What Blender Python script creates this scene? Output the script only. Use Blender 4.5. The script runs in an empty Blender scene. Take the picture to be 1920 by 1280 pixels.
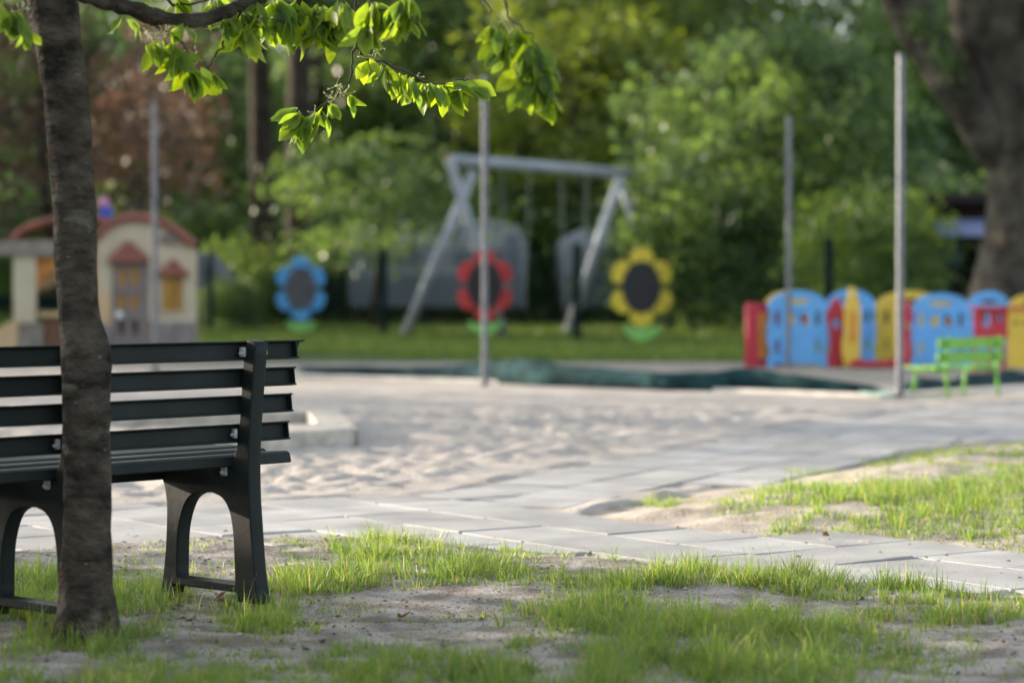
import bpy, bmesh, math, random
import numpy as np
from mathutils import Vector, Matrix
random.seed(7); rng = np.random.default_rng(7)
R = math.radians
sc = bpy.context.scene
C = sc.collection
# ------------------------------------------------------------ camera
FPX = 85/36*1920; CAMZ = 0.98; PITCH = math.atan(105/FPX)
cd = bpy.data.cameras.new('camera'); cam = bpy.data.objects.new('camera', cd); C.objects.link(cam)
cam.location = (0, 0, CAMZ); cam.rotation_euler = (math.pi/2-PITCH, 0, 0)
cd.lens = 85; cd.sensor_width = 36; cd.clip_start = 0.1; cd.clip_end = 3000
cd.dof.use_dof = True; cd.dof.focus_distance = 8.0; cd.dof.aperture_fstop = 1.95
sc.camera = cam
# ------------------------------------------------------------ light
SUN_AZ = R(-62); SUN_EL = R(12.5)       # azimuth clockwise from +Y
sunv = Vector((math.sin(SUN_AZ)*math.cos(SUN_EL), math.cos(SUN_AZ)*math.cos(SUN_EL), math.sin(SUN_EL)))
w = bpy.data.worlds.new('World'); sc.world = w; w.use_nodes = True
nt = w.node_tree; bg = nt.nodes['Background']
sky = nt.nodes.new('ShaderNodeTexSky'); sky.sky_type = 'NISHITA'; sky.sun_disc = False
sky.sun_elevation = SUN_EL; sky.sun_rotation = SUN_AZ % (2*math.pi); sky.dust_density = 2.0; sky.air_density = 0.9
hz_ = nt.nodes.new('ShaderNodeHueSaturation'); hz_.inputs['Saturation'].default_value = .45   # sky colour desaturated so shaded surfaces come out less blue
nt.links.new(sky.outputs[0], hz_.inputs['Color']); nt.links.new(hz_.outputs[0], bg.inputs[0]); bg.inputs[1].default_value = 0.15
sl = bpy.data.lights.new('sun', 'SUN'); sun = bpy.data.objects.new('sun', sl); C.objects.link(sun)
sl.energy = 3.9; sl.angle = R(0.53); sl.color = (1, 0.84, 0.66)
sun.rotation_euler = (-sunv).to_track_quat('-Z', 'Y').to_euler(); sun.location = (-20, 10, 20)
sc.view_settings.view_transform = 'Standard'; sc.view_settings.look = 'None'
sc.view_settings.exposure = 1.68; sc.view_settings.gamma = 1.0
sc.render.engine = 'CYCLES'; sc.cycles.use_denoising = True
sc.cycles.max_bounces = 6; sc.cycles.transparent_max_bounces = 4; sc.cycles.transmission_bounces = 4; sc.cycles.diffuse_bounces = 4
# ------------------------------------------------------------ helpers
_f = Vector((0, math.cos(PITCH), -math.sin(PITCH))); _u = Vector((0, math.sin(PITCH), math.cos(PITCH)))
def ray(px, py): return _f*FPX + Vector((px-960, 0, 0)) + _u*(640-py)
def W(px, py, Y):
    d = ray(px, py); return Vector((0, 0, CAMZ)) + d*(Y/d.y)
def G(px, py, z=0.0):
    d = ray(px, py); t = (z-CAMZ)/d.z; return Vector((0, 0, CAMZ)) + d*t
def PX(x, y, z=0.0):       # numpy world -> photo pixel
    yy = y*math.cos(PITCH) - (z-CAMZ)*math.sin(PITCH); zz = y*math.sin(PITCH) + (z-CAMZ)*math.cos(PITCH)
    return 960+FPX*x/yy, 640-FPX*zz/yy

def tag(o, label=None, cat=None, group=None, kind=None):
    if label: o['label'] = label
    if cat: o['category'] = cat
    if group: o['group'] = group
    if kind: o['kind'] = kind
    return o
def empty(name, loc=(0, 0, 0), rz=0):
    o = bpy.data.objects.new(name, None); C.objects.link(o); o.location = loc; o.rotation_euler = (0, 0, rz); o.empty_display_size = .2
    return o
def link(name, me, mat=None, parent=None, smooth=False, bevel=0, loc=None):
    o = bpy.data.objects.new(name, me); C.objects.link(o)
    if mat is not None and not me.materials: me.materials.append(mat)
    if parent is not None: o.parent = parent
    if loc is not None: o.location = loc
    if smooth: me.polygons.foreach_set('use_smooth', [True]*len(me.polygons))
    if bevel:
        m = o.modifiers.new('bevel', 'BEVEL'); m.width = bevel; m.segments = 2; m.limit_method = 'ANGLE'; m.angle_limit = R(35)
    return o
def npmesh(name, V, F):
    """V (n,3), F (m,k) numpy"""
    me = bpy.data.meshes.new(name); V = np.asarray(V, dtype=np.float32); F = np.asarray(F, dtype=np.int32)
    n, k = F.shape
    me.vertices.add(len(V)); me.vertices.foreach_set('co', V.ravel())
    me.loops.add(n*k); me.loops.foreach_set('vertex_index', F.ravel())
    me.polygons.add(n); me.polygons.foreach_set('loop_start', np.arange(0, n*k, k, dtype=np.int32))
    me.polygons.foreach_set('loop_total', np.full(n, k, dtype=np.int32))
    me.update(calc_edges=True); return me
def vattr(me, name, vals):
    a = me.attributes.new(name, 'FLOAT_COLOR', 'POINT')
    arr = np.ones((len(vals), 4), dtype=np.float32); vals = np.asarray(vals)
    arr[:, :vals.shape[1]] = vals; a.data.foreach_set('color', arr.ravel())
class MB:
    def __init__(s): s.v = []; s.f = []
    def add(s, vs, fs):
        b = len(s.v); s.v += [Vector(v) for v in vs]; s.f += [tuple(b+i for i in f) for f in fs]
    def box(s, c, size, rz=0, M=None):
        x, y, z = [k/2 for k in size]
        vs = [Vector((a, b, d)) for a in (-x, x) for b in (-y, y) for d in (-z, z)]
        m = M or Matrix.Rotation(rz, 4, 'Z')
        s.add([m @ v + Vector(c) for v in vs], [(0, 1, 3, 2), (4, 6, 7, 5), (0, 4, 5, 1), (2, 3, 7, 6), (0, 2, 6, 4), (1, 5, 7, 3)])
    def tube(s, pts, rad, n=10, cap=True):
        pts = [Vector(p) for p in pts]
        if not hasattr(rad, '__len__'): rad = [rad]*len(pts)
        b = len(s.v); up = None
        for i, p in enumerate(pts):
            t = (pts[min(i+1, len(pts)-1)]-pts[max(i-1, 0)]).normalized()
            if up is None:
                up = Vector((0, 0, 1)) if abs(t.z) < .9 else Vector((1, 0, 0))
            a = t.cross(up).normalized(); up = a.cross(t).normalized()
            for k in range(n):
                q = 2*math.pi*k/n; s.v.append(p + (a*math.cos(q)+up*math.sin(q))*rad[i])
        for i in range(len(pts)-1):
            for k in range(n):
                s.f.append((b+i*n+k, b+i*n+(k+1) % n, b+(i+1)*n+(k+1) % n, b+(i+1)*n+k))
        if cap:
            s.f.append(tuple(b+k for k in range(n))[::-1]); s.f.append(tuple(b+(len(pts)-1)*n+k for k in range(n)))
    def mesh(s, name):
        me = bpy.data.meshes.new(name); me.from_pydata(s.v, [], s.f); me.update()
        bm = bmesh.new(); bm.from_mesh(me); bmesh.ops.recalc_face_normals(bm, faces=bm.faces); bm.to_mesh(me); bm.free()
        return me
    def build(s, name, mat, parent=None, smooth=False, bevel=0): return link(name, s.mesh(name), mat, parent, smooth, bevel)
def spline(pts, n=6):
    """Catmull-Rom through tuples of any length"""
    P = [np.array(p, float) for p in pts]; P = [2*P[0]-P[1]] + P + [2*P[-1]-P[-2]]; out = []
    for i in range(1, len(P)-2):
        for k in range(n):
            t = k/n; a, b, c, d = P[i-1:i+3]
            out.append(.5*((2*b)+(-a+c)*t+(2*a-5*b+4*c-d)*t*t+(-a+3*b-3*c+d)*t**3))
    out.append(P[-2]); return out
def plate(name, outline, holes, thick, M, bevel=0.004):
    """2D outline (x,y) with holes, extruded by thick around z=0, placed by matrix M"""
    cu = bpy.data.curves.new(name, 'CURVE'); cu.dimensions = '2D'; cu.fill_mode = 'BOTH'
    cu.extrude = max(thick/2-bevel, .0005); cu.bevel_depth = bevel; cu.bevel_resolution = 2; cu.offset = -bevel
    for ring in [outline]+list(holes):
        s = cu.splines.new('POLY'); s.points.add(len(ring)-1)
        for p, q in zip(s.points, ring): p.co = (q[0], q[1], 0, 1)
        s.use_cyclic_u = True
    o = bpy.data.objects.new('tmp', cu); C.objects.link(o)
    dg = bpy.context.evaluated_depsgraph_get(); me = bpy.data.meshes.new_from_object(o.evaluated_get(dg)); me.name = name
    bpy.data.objects.remove(o); bpy.data.curves.remove(cu)
    me.transform(M); return me
def ell(cx, cy, rx, ry, n=24, a0=0, a1=2*math.pi):
    full = abs(a1-a0-2*math.pi) < 1e-6
    return [(cx+rx*math.cos(a0+(a1-a0)*k/(n if full else n-1)), cy+ry*math.sin(a0+(a1-a0)*k/(n if full else n-1))) for k in range(n)]
_T = np.random.default_rng(3).random((256, 256))
def vn(x, y):
    xi = np.floor(x).astype(int); yi = np.floor(y).astype(int); fx = x-xi; fy = y-yi
    fx = fx*fx*(3-2*fx); fy = fy*fy*(3-2*fy); t = lambda a, b: _T[a & 255, b & 255]
    return (t(xi, yi)*(1-fx)+t(xi+1, yi)*fx)*(1-fy)+(t(xi, yi+1)*(1-fx)+t(xi+1, yi+1)*fx)*fy
def fbm(x, y, sc_, o=4, seed=0):
    s = 0; a = .5; n = 0
    for k in range(o):
        s = s+a*vn(x/sc_*2**k+17.3*seed+5.1*k, y/sc_*2**k+9.7*seed+3.3*k); n += a; a *= .5
    return s/n
# ------------------------------------------------------------ materials
def mat(name, col, rough=.6, var=0.0, vscale=8, bump=0.0, bscale=40, spec=.5, metal=0, col2=None, trans=0, attr=None, hue=.484):
    m = bpy.data.materials.new(name); m.use_nodes = True; n = m.node_tree.nodes; l = m.node_tree.links
    b = n['Principled BSDF']; b.inputs['Roughness'].default_value = rough; b.inputs['Metallic'].default_value = metal
    b.inputs['Specular IOR Level'].default_value = spec; c4 = (*col, 1); b.inputs['Base Color'].default_value = c4
    tc = n.new('ShaderNodeTexCoord'); csock = None
    if var or col2:
        nz = n.new('ShaderNodeTexNoise'); nz.inputs['Scale'].default_value = vscale; nz.inputs['Detail'].default_value = 6
        l.new(tc.outputs['Object'], nz.inputs['Vector'])
        rp = n.new('ShaderNodeValToRGB'); l.new(nz.outputs['Fac'], rp.inputs[0])
        rp.color_ramp.elements[0].position = .32; rp.color_ramp.elements[1].position = .68
        lo = tuple(c*(1-var) for c in col); hi = col2 or tuple(min(1, c*(1+var)) for c in col)
        rp.color_ramp.elements[0].color = (*lo, 1); rp.color_ramp.elements[1].color = (*hi, 1)
        csock = rp.outputs[0]
    if attr:
        at = n.new('ShaderNodeAttribute'); at.attribute_name = attr
        mx = n.new('ShaderNodeMix'); mx.data_type = 'RGBA'; mx.blend_type = 'MULTIPLY'; mx.inputs[0].default_value = 1
        if csock: l.new(csock, mx.inputs[6])
        else: mx.inputs[6].default_value = c4
        l.new(at.outputs['Color'], mx.inputs[7]); csock = mx.outputs[2]
    if csock: l.new(csock, b.inputs['Base Color'])
    if bump:
        nb = n.new('ShaderNodeTexNoise'); nb.inputs['Scale'].default_value = bscale; nb.inputs['Detail'].default_value = 8
        l.new(tc.outputs['Object'], nb.inputs['Vector'])
        bp = n.new('ShaderNodeBump'); bp.inputs['Strength'].default_value = 1; bp.inputs['Distance'].default_value = bump
        l.new(nb.outputs['Fac'], bp.inputs['Height']); l.new(bp.outputs[0], b.inputs['Normal'])
    if trans:
        tr = n.new('ShaderNodeBsdfTranslucent'); ms = n.new('ShaderNodeMixShader'); ms.inputs[0].default_value = trans
        hs = n.new('ShaderNodeHueSaturation'); hs.inputs['Hue'].default_value = hue; hs.inputs['Saturation'].default_value = 1.15; hs.inputs['Value'].default_value = 1.8
        if csock: l.new(csock, hs.inputs['Color'])
        else: hs.inputs['Color'].default_value = c4
        l.new(hs.outputs[0], tr.inputs['Color']); l.new(b.outputs[0], ms.inputs[1]); l.new(tr.outputs[0], ms.inputs[2])
        l.new(ms.outputs[0], n['Material Output'].inputs[0])
    return m
M = dict(
    bench=mat('dark_plastic', (.009, .0145, .0145), .62, .4, 6, .0008, 60, .25),
    clip=mat('white_plastic', (.45, .46, .47), .5, .3, 60),
    bark=mat('cherry_bark', (.032, .027, .022), .9, .5, 11, (.03), 30, .15, col2=(.095, .08, .062)),
    twig=mat('twig_bark', (.07, .055, .045), .85, .4, 40, .002, 120, .2),
    oak=mat('oak_bark', (.045, .04, .034), .95, .5, 3, .06, 7, .1, col2=(.095, .087, .073)),
    moss=mat('moss', (.12, .14, .02), .95, .4, 5, .02, 20, .1),
    dtrunk=mat('forest_bark', (.045, .038, .03), .95, .4, 3, .03, 9, .1),
    leaf=mat('cherry_leaf', (.17, .265, .055), .5, .2, 30, 0, 40, .35, trans=.6, attr='tint'),
    blossom=mat('blossom', (.6, .6, .42), .7, .2, 90, trans=.3),
    grass=mat('grass_blade', (.13, .205, .055), .42, 0, 8, 0, 40, .45, trans=.5, attr='tint', hue=.493),
    lgrass=mat('lawn_blade', (.12, .18, .06), .5, 0, 8, 0, 40, .3, trans=.35, attr='tint'),
    galv=mat('galvanised_steel', (.17, .175, .2), .45, .2, 9, .0005, 80, .5, .35),
    swing=mat('swing_post', (.36, .39, .45), .6, .2, 5, .002, 20),
    wood=mat('weathered_wood', (.42, .39, .34), .8, .25, 9, .004, 30),
    woodend=mat('wood_end', (.55, .33, .2), .8, .2, 30),
    fence=mat('green_coated_steel', (.006, .02, .018), .8, 0, 8, 0, 40, .1),
    tarp=mat('green_tarp', (.012, .042, .048), .9, .5, 6, .02, 8, .1, col2=(.022, .062, .066)),
    mint=mat('mint_sheet', (.42, .66, .52), .6, .1, 20),
    kidgreen=mat('green_paint', (.17, .42, .05), .45, .15, 12),
    blue=mat('blue_plastic', (.13, .42, .85), .42, .08, 4),
    red=mat('red_plastic', (.5, .025, .05), .42, .1, 4),
    yellow=mat('yellow_plastic', (.72, .5, .06), .42, .08, 4),
    orange=mat('orange_plastic', (.65, .25, .04), .45, .08, 5),
    petalblue=mat('petal_blue', (.1, .4, .85), .5, .08, 4),
    petalred=mat('petal_red', (.62, .045, .05), .5, .08, 4),
    petalyellow=mat('petal_yellow', (.78, .6, .05), .5, .08, 4),
    board=mat('board_black', (.02, .019, .025), .55, .2, 6),
    boardgrey=mat('board_grey', (.1, .1, .12), .6, .3, 6),
    leafgreen=mat('board_leaf_green', (.26, .62, .16), .5, .1, 4),
    cream=mat('cream_plastic', (.55, .47, .35), .55, .08, 3),
    tan=mat('tan_plastic', (.6, .42, .24), .55, .1, 3),
    rooftile=mat('red_roof_plastic', (.27, .09, .065), .6, .25, 5),
    taupe=mat('taupe_plastic', (.2, .16, .16), .55, .15, 5),
    stone=mat('stone_plastic', (.28, .235, .24), .65, .25, 7, .01, 14),
    amber=mat('amber_plastic', (.4, .2, .03), .5, .15, 6),
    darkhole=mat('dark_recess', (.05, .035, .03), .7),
    brown=mat('brown_plastic', (.17, .08, .045), .6, .2, 5),
    porch=mat('porch_beam', (.26, .22, .2), .7, .25, 8),
    chim=mat('blue_chimney', (.03, .07, .45), .5), pink=mat('pink_chimney', (.55, .25, .38), .5),
    white=mat('white_knob', (.8, .8, .82), .4),
    caravan=mat('caravan_shell', (.33, .36, .42), .4, .06, 2), caravanlow=mat('caravan_lower', (.17, .2, .25), .5, .1, 2),
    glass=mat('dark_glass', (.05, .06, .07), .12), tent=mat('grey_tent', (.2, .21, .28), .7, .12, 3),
    hut=mat('dark_planks', (.03, .02, .017), .9, .3, 6, .01, 14, .1), hutroof=mat('hut_roof', (.014, .013, .014), 1, .2, 4, spec=0),
    awn=mat('blue_awning', (.24, .29, .52), .6, .1, 4),
    curtain=mat('curtained_glass', (.17, .2, .25), .3, .1, 3), tyre=mat('rubber', (.02, .02, .02), .8),
    deadleaf=mat('dead_leaf', (.22, .11, .05), .7, .3, 60, trans=.15), paleleaf=mat('pale_dead_leaf', (.5, .42, .36), .7, .2, 60),
)
def foliage(name, col, trans=.42, rough=.45):
    return mat(name, col, rough, 0, 1, 0, 1, .5, trans=trans, attr='tint')
FOL = dict(
    mid=foliage('foliage_mid', (.1, .17, .06), .44, .48), dark=foliage('foliage_dark', (.075, .135, .06)), light=foliage('foliage_light', (.13, .21, .055), .42),
    yellow=foliage('foliage_yellow', (.14, .2, .045), .5), copper=foliage('foliage_copper', (.095, .062, .048), .35, .5), feather=foliage('foliage_feathery', (.1, .17, .06), .4))
# ------------------------------------------------------------ ground layout (world polygons)
def gp(pts): return np.array([tuple(G(*p))[:2] for p in pts])
near_low = gp([(-900, 1120), (0, 1037), (400, 1006), (700, 1008), (1000, 1034), (1300, 1066), (1600, 1090), (1920, 1124), (2500, 1190)])
near_up = gp([(2500, 1062), (1920, 1031), (1650, 1016), (1450, 1001), (1250, 986), (1050, 963), (840, 921), (500, 937), (0, 956), (-900, 1003)])
near_poly = np.vstack([near_low, near_up])
b1_low = gp([(985, 975), (1050, 963), (1300, 911), (1500, 879), (1650, 851), (1920, 813), (2300, 775)])
b1_up = gp([(2300, 735), (1920, 752), (1700, 766), (1480, 790), (1330, 824), (1200, 850), (1000, 880), (840, 922), (800, 945)])
b1_poly = np.vstack([b1_low, b1_up])
isl_poly = np.vstack([gp([(1050, 963)]), b1_low[2:], gp([(3200, 900), (2500, 1062)]), near_up[1:5]])
def inpoly(x, y, P):
    r = np.zeros(x.shape, bool); n = len(P)
    for i in range(n):
        x1, y1 = P[i]; x2, y2 = P[(i+1) % n]
        if y1 == y2: continue
        c = ((y1 > y) != (y2 > y)) & (x < (x2-x1)*(y-y1)/(y2-y1)+x1); r ^= c
    return r
def sdist(x, y, P):
    d = np.full(x.shape, 1e9); n = len(P)
    for i in range(n):
        a = P[i]; b = P[(i+1) % n]; ab = b-a
        t = np.clip(((x-a[0])*ab[0]+(y-a[1])*ab[1])/(ab@ab+1e-12), 0, 1)
        d = np.minimum(d, np.hypot(x-a[0]-t*ab[0], y-a[1]-t*ab[1]))
    return np.where(inpoly(x, y, P), -d, d)
def zones(x, y):
    dp = np.minimum(sdist(x, y, near_poly), sdist(x, y, b1_poly))
    ylow = np.interp(x, near_low[:, 0], near_low[:, 1])
    fg = (y < ylow).astype(float)
    isl = inpoly(x, y, isl_poly).astype(float)
    return dp, fg, isl
def smooth(a, b, x):
    t = np.clip((x-a)/(b-a), 0, 1); return t*t*(3-2*t)
def H(x, y):
    x = np.asarray(x, float); y = np.asarray(y, float)
    dp, fg, isl = zones(x, y); out = np.clip(dp, 0, None)
    fade = 1-smooth(21.5, 24, y)
    hs = .006+((1-np.abs(2*fbm(x, y, .23, 3, 1)-1))**2*.045+(fbm(x, y, .11, 3, 7)-.5)*.045-.024)*smooth(0, .5, out)*(1-smooth(17.5, 21, y)) + (fbm(x, y, .09, 2, 5)-.5)*.014
    hf = .004+.002*smooth(.05, .4, out)-.024*smooth(.3, 1.4, out)+(fbm(x, y, .5, 4, 2)-.5)*.06*smooth(-.1, .25, out)+(fbm(x, y, .06, 3, 6)-.5)*.014
    hi = -.026+smooth(.05, .8, out)*.07+(fbm(x, y, .4, 4, 3)-.5)*.07*smooth(0, .4, out)+(fbm(x, y, .07, 2, 6)-.5)*.012
    h = np.where(fg > .5, hf, np.where(isl > .5, hi, hs))
    edge = -.016+np.exp(np.clip(dp, -5, 0)/(.14+.12*fg))*(fbm(x, y, .22, 3, 4)-.28)*(.055+.04*fg)
    h = np.where(dp < 0, edge, h)
    return h*fade + (1-fade)*.006*fbm(x, y, 1, 2, 8)
# near ground sheet
xs = np.arange(-7, 9.01, .034); ys = [4.0]
while ys[-1] < 31: ys.append(ys[-1]+.0034*ys[-1])
ys = np.array(ys); XX, YY = np.meshgrid(xs, ys)
ZZ = H(XX.ravel(), YY.ravel()).reshape(XX.shape)
# sink the rim of the sheet under the lawn
rim = np.minimum(np.minimum(XX+7, 9-XX), np.minimum(YY-4, YY.max()-YY)); ZZ = ZZ-.04*(1-smooth(0, .3, rim))
V = np.stack([XX.ravel(), YY.ravel(), ZZ.ravel()], 1); ny, nx = XX.shape
i = np.arange((ny-1)*(nx-1)); r0 = i//(nx-1)*nx+i % (nx-1)
me = npmesh('ground', V, np.stack([r0, r0+1, r0+1+nx, r0+nx], 1))
dp, fg, isl = zones(XX.ravel(), YY.ravel())
farsoil = smooth(23.5, 25, YY.ravel())
vattr(me, 'zone', np.stack([fg, isl, farsoil], 1))
def ground_mat():
    m = bpy.data.materials.new('sandy_ground'); m.use_nodes = True; n = m.node_tree.nodes; l = m.node_tree.links; b = n['Principled BSDF']
    b.inputs['Roughness'].default_value = .95; b.inputs['Specular IOR Level'].default_value = .15
    tc = n.new('ShaderNodeTexCoord')
    def noise(s, d=6):
        z = n.new('ShaderNodeTexNoise'); z.inputs['Scale'].default_value = s; z.inputs['Detail'].default_value = d; l.new(tc.outputs['Object'], z.inputs['Vector']); return z.outputs['Fac']
    def ramp(f, a, c1, bb, c2):
        r = n.new('ShaderNodeValToRGB'); r.color_ramp.elements[0].position = a; r.color_ramp.elements[1].position = bb
        r.color_ramp.elements[0].color = (*c1, 1); r.color_ramp.elements[1].color = (*c2, 1); l.new(f, r.inputs[0]); return r.outputs[0]
    def mix(f, a, b_):
        x = n.new('ShaderNodeMix'); x.data_type = 'RGBA'; l.new(f, x.inputs[0]); l.new(a, x.inputs[6]); l.new(b_, x.inputs[7]); return x.outputs[2]
    sand = ramp(noise(3), .35, (.36, .33, .30), .65, (.46, .425, .385))
    soil = ramp(noise(7, 10), .38, (.18, .158, .14), .6, (.37, .34, .31))
    isl_ = ramp(noise(5, 8), .35, (.3, .255, .21), .6, (.47, .42, .36))
    far_ = ramp(noise(2), .35, (.27, .24, .21), .65, (.36, .33, .29))
    at = n.new('ShaderNodeAttribute'); at.attribute_name = 'zone'; sp = n.new('ShaderNodeSeparateColor'); l.new(at.outputs['Color'], sp.inputs[0])
    c = mix(sp.outputs[0], sand, soil); c = mix(sp.outputs[1], c, isl_); c = mix(sp.outputs[2], c, far_)
    # dark organic specks
    v = noise(95, 2); sk = ramp(v, .6, (0, 0, 0), .67, (1, 1, 1))
    mm = n.new('ShaderNodeMath'); mm.operation = 'MULTIPLY'; l.new(sk, mm.inputs[0]); l.new(sp.outputs[0], mm.inputs[1])
    dk = n.new('ShaderNodeRGB'); dk.outputs[0].default_value = (.09, .06, .045, 1); c = mix(mm.outputs[0], c, dk.outputs[0])
    l.new(c, b.inputs['Base Color'])
    bp = n.new('ShaderNodeBump'); bp.inputs['Distance'].default_value = .008; l.new(noise(60, 10), bp.inputs['Height']); l.new(bp.outputs[0], b.inputs['Normal'])
    return m
tag(link('ground', me, ground_mat(), smooth=True), kind='structure')
# lawn sheet to the horizon
MBl = MB(); S = 900
lawn_m = mat('lawn', (.085, .12, .042), .9, .35, .8, .03, 6, .2, col2=(.12, .165, .06))
fs = [(-S, S, 30.9, S), (-S, S, -S, 4.1), (-S, -6.9, 4.1, 30.9), (8.9, S, 4.1, 30.9)]
for a, b_, c, d in fs: MBl.add([(a, c, -.012), (b_, c, -.012), (b_, d, -.012), (a, d, -.012)], [(0, 1, 2, 3)])
tag(MBl.build('lawn', lawn_m), kind='structure')
# ------------------------------------------------------------ paving slabs
slabs = MB(); slabtint = []; prng = random.Random(4)
def lay(P, ang, org, size, excl=None, z0=0, bond=.5):
    u = Vector((math.cos(ang), math.sin(ang))); v = Vector((-math.sin(ang), math.cos(ang))); o = Vector(org)
    for i in range(-60, 60):
        for j in range(-60, 60):
            c = o+u*(i*size+(size*bond if j % 2 else 0))+v*(j*size)
            X = np.array([c.x]); Y = np.array([c.y])
            if not (3 < c.y < 26 and abs(c.x) < 9): continue
            if sdist(X, Y, P)[0] > .03: continue
            if excl is not None and sdist(X, Y, excl)[0] < -.05: continue
            hs = size/2-.005; tz = [prng.gauss(0, .0014) for _ in range(3)]; base = prng.gauss(0, .0013)+z0
            Mx = Matrix.Rotation(ang+prng.gauss(0, .006), 4, 'Z')
            top = []; bot = []
            for sx, sy in ((-1, -1), (1, -1), (1, 1), (-1, 1)):
                p = Mx @ Vector((sx*hs, sy*hs, 0)); top.append((c.x+p.x, c.y+p.y, base+sx*tz[0]+sy*tz[1])); bot.append((c.x+p.x, c.y+p.y, -.05))
            slabtint.extend([prng.uniform(.84, 1.12)]*8); slabs.add(top+bot, [(0, 1, 2, 3), (0, 4, 5, 1), (1, 5, 6, 2), (2, 6, 7, 3), (3, 7, 4, 0)])
a1 = math.atan2(.59, .81); a2 = math.atan2(.92, .42)
lay(near_poly, a1, tuple(G(1000, 1000))[:2], .42, bond=0)
lay(b1_poly, a2, tuple(G(1200, 900))[:2], .42, near_poly, -.006)
slab_m = mat('paving', (.35, .35, .355), .88, .16, 3.0, .003, 110, .15, col2=(.43, .43, .425), attr='tint')
o = slabs.build('path', slab_m, bevel=.004); tag(o, kind='structure')
vattr(o.data, 'tint', np.array([(k, k, k*.99) for k in slabtint]))
# far kerb
kb = MB(); kl = [G(-300, 690), G(540, 706), G(1100, 724), G(1660, 746), G(1920, 730), G(2300, 715)]
for a, b_ in zip(kl[:-1], kl[1:]):
    d = (b_-a); L = d.length; n_ = max(1, int(L/1.0))
    for k in range(n_):
        c = a+d*((k+.5)/n_); kb.box((c.x, c.y, -.015), (L/n_-.008, .14, .1), math.atan2(d.y, d.x))
tag(kb.build('kerb', mat('kerb', (.52, .5, .46), .85, .2, 5, .003, 60), bevel=.008), kind='structure')

# ------------------------------------------------------------ grass
def blades(px_, py_, h, lean, wid, rnd, bend=None, seg=3):
    """arrays -> verts, quads, tint"""
    n = len(px_); a = rnd.random(n)*2*math.pi; fa = a+rnd.normal(0, .9, n)+math.pi/2
    if bend is None: bend = a
    z0 = H(px_, py_)-.006
    V = np.zeros((n, 2*(seg+1), 3), np.float32)
    for s in range(seg+1):
        t = s/seg; w_ = wid*(1-.92*t**1.6)*.5; off = lean*h*t**1.8
        cx = px_+np.cos(bend)*off; cy = py_+np.sin(bend)*off; cz = z0+h*t*(1-.25*lean*t)
        V[:, 2*s] = np.stack([cx-np.cos(fa)*w_, cy-np.sin(fa)*w_, cz], 1)
        V[:, 2*s+1] = np.stack([cx+np.cos(fa)*w_, cy+np.sin(fa)*w_, cz], 1)
    base = np.arange(n)[:, None]*2*(seg+1); F = []
    for s in range(seg): F.append(base+np.array([2*s, 2*s+1, 2*s+3, 2*s+2]))
    F = np.stack(F, 1).reshape(-1, 4)
    k = rnd.random(n)*.6+.4*fbm(px_, py_, .25, 2, 19)*1.4; dry = (rnd.random(n) < .10)
    tint = np.stack([.75+.6*k, .85+.35*k, .7+.5*rnd.random(n)], 1)
    tint[dry] = np.array([2.6, 1.5, 2.2])
    return V.reshape(-1, 3), F, np.repeat(tint, 2*(seg+1), 0)
def tufts(name, dens, n_try, box, hmul, seed, label, material, per=(10, 34), spread=.035, wid=.0042, thr=0):
    r = np.random.default_rng(seed); x = r.uniform(box[0], box[1], n_try); y = r.uniform(box[2], box[3], n_try)
    d = dens(x, y); keep = r.random(n_try) < d; x = x[keep]; y = y[keep]; d = d[keep]
    cnt = r.integers(per[0], per[1], len(x)); th = (.35+.85*r.random(len(x))**1.5)*np.clip(.5+d*.8, .5, 1.15)*hmul
    X = np.repeat(x, cnt); Y = np.repeat(y, cnt); T = np.repeat(th, cnt); n = len(X)
    rr = np.abs(r.normal(0, spread, n)); aa = r.random(n)*2*math.pi
    X = X+np.cos(aa)*rr; Y = Y+np.sin(aa)*rr
    h = T*(.3+.7*r.random(n))*np.where(r.random(n) < .04, 1.5, 1); lean = np.clip(.15+rr/spread*.35+r.normal(0, .2, n), 0, 1.3)
    Vv, F, t = blades(X, Y, h, lean, wid*(.6+.7*r.random(n)), r, bend=aa+r.normal(0, .5, n))
    me = npmesh(name, Vv, F); vattr(me, 'tint', t); o = link(name, me, material, smooth=True)
    tag(o, label, 'grass', kind='stuff'); print(name, n); return o
def blob(X, Y, lst):
    px, py = PX(X, Y); d = np.zeros_like(px)
    for cx, cy, rx, ry, wt in lst: d = np.maximum(d, wt*np.exp(-(((px-cx)/rx)**2+((py-cy)/ry)**2)**1.5))
    return d
FG = [(700, 1030, 150, 22, 1), (640, 1085, 170, 26, .9), (880, 1080, 120, 32, .8), (1000, 1020, 60, 20, .5), (1200, 1085, 190, 38, 1.1), (1130, 1140, 150, 50, 1), (1500, 1105, 280, 46, 1.25), (1380, 1180, 270, 60, 1.25), (1640, 1150, 200, 40, 1.1),
      (1800, 1150, 160, 32, .9), (30, 1150, 130, 70, 1.1), (260, 1120, 100, 40, .8), (200, 1200, 90, 34, .9), (500, 1145, 80, 32, 1.1), (420, 1085, 60, 16, .45), (80, 1095, 70, 28, 1.), (560, 1100, 80, 22, .9), (950, 1150, 60, 20, .3),
      (300, 1275, 420, 50, .7), (900, 1265, 420, 50, .9), (1350, 1240, 330, 60, 1), (1750, 1210, 120, 25, .5), (700, 1210, 150, 14, .4), (1750, 1290, 250, 25, .5), (60, 1260, 160, 50, .8), (1500, 1060, 90, 12, .6), (1280, 1050, 40, 10, .5), (980, 1205, 50, 12, .5), (-60, 1200, 120, 80, .9), (560, 1215, 60, 14, .35)]
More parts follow.
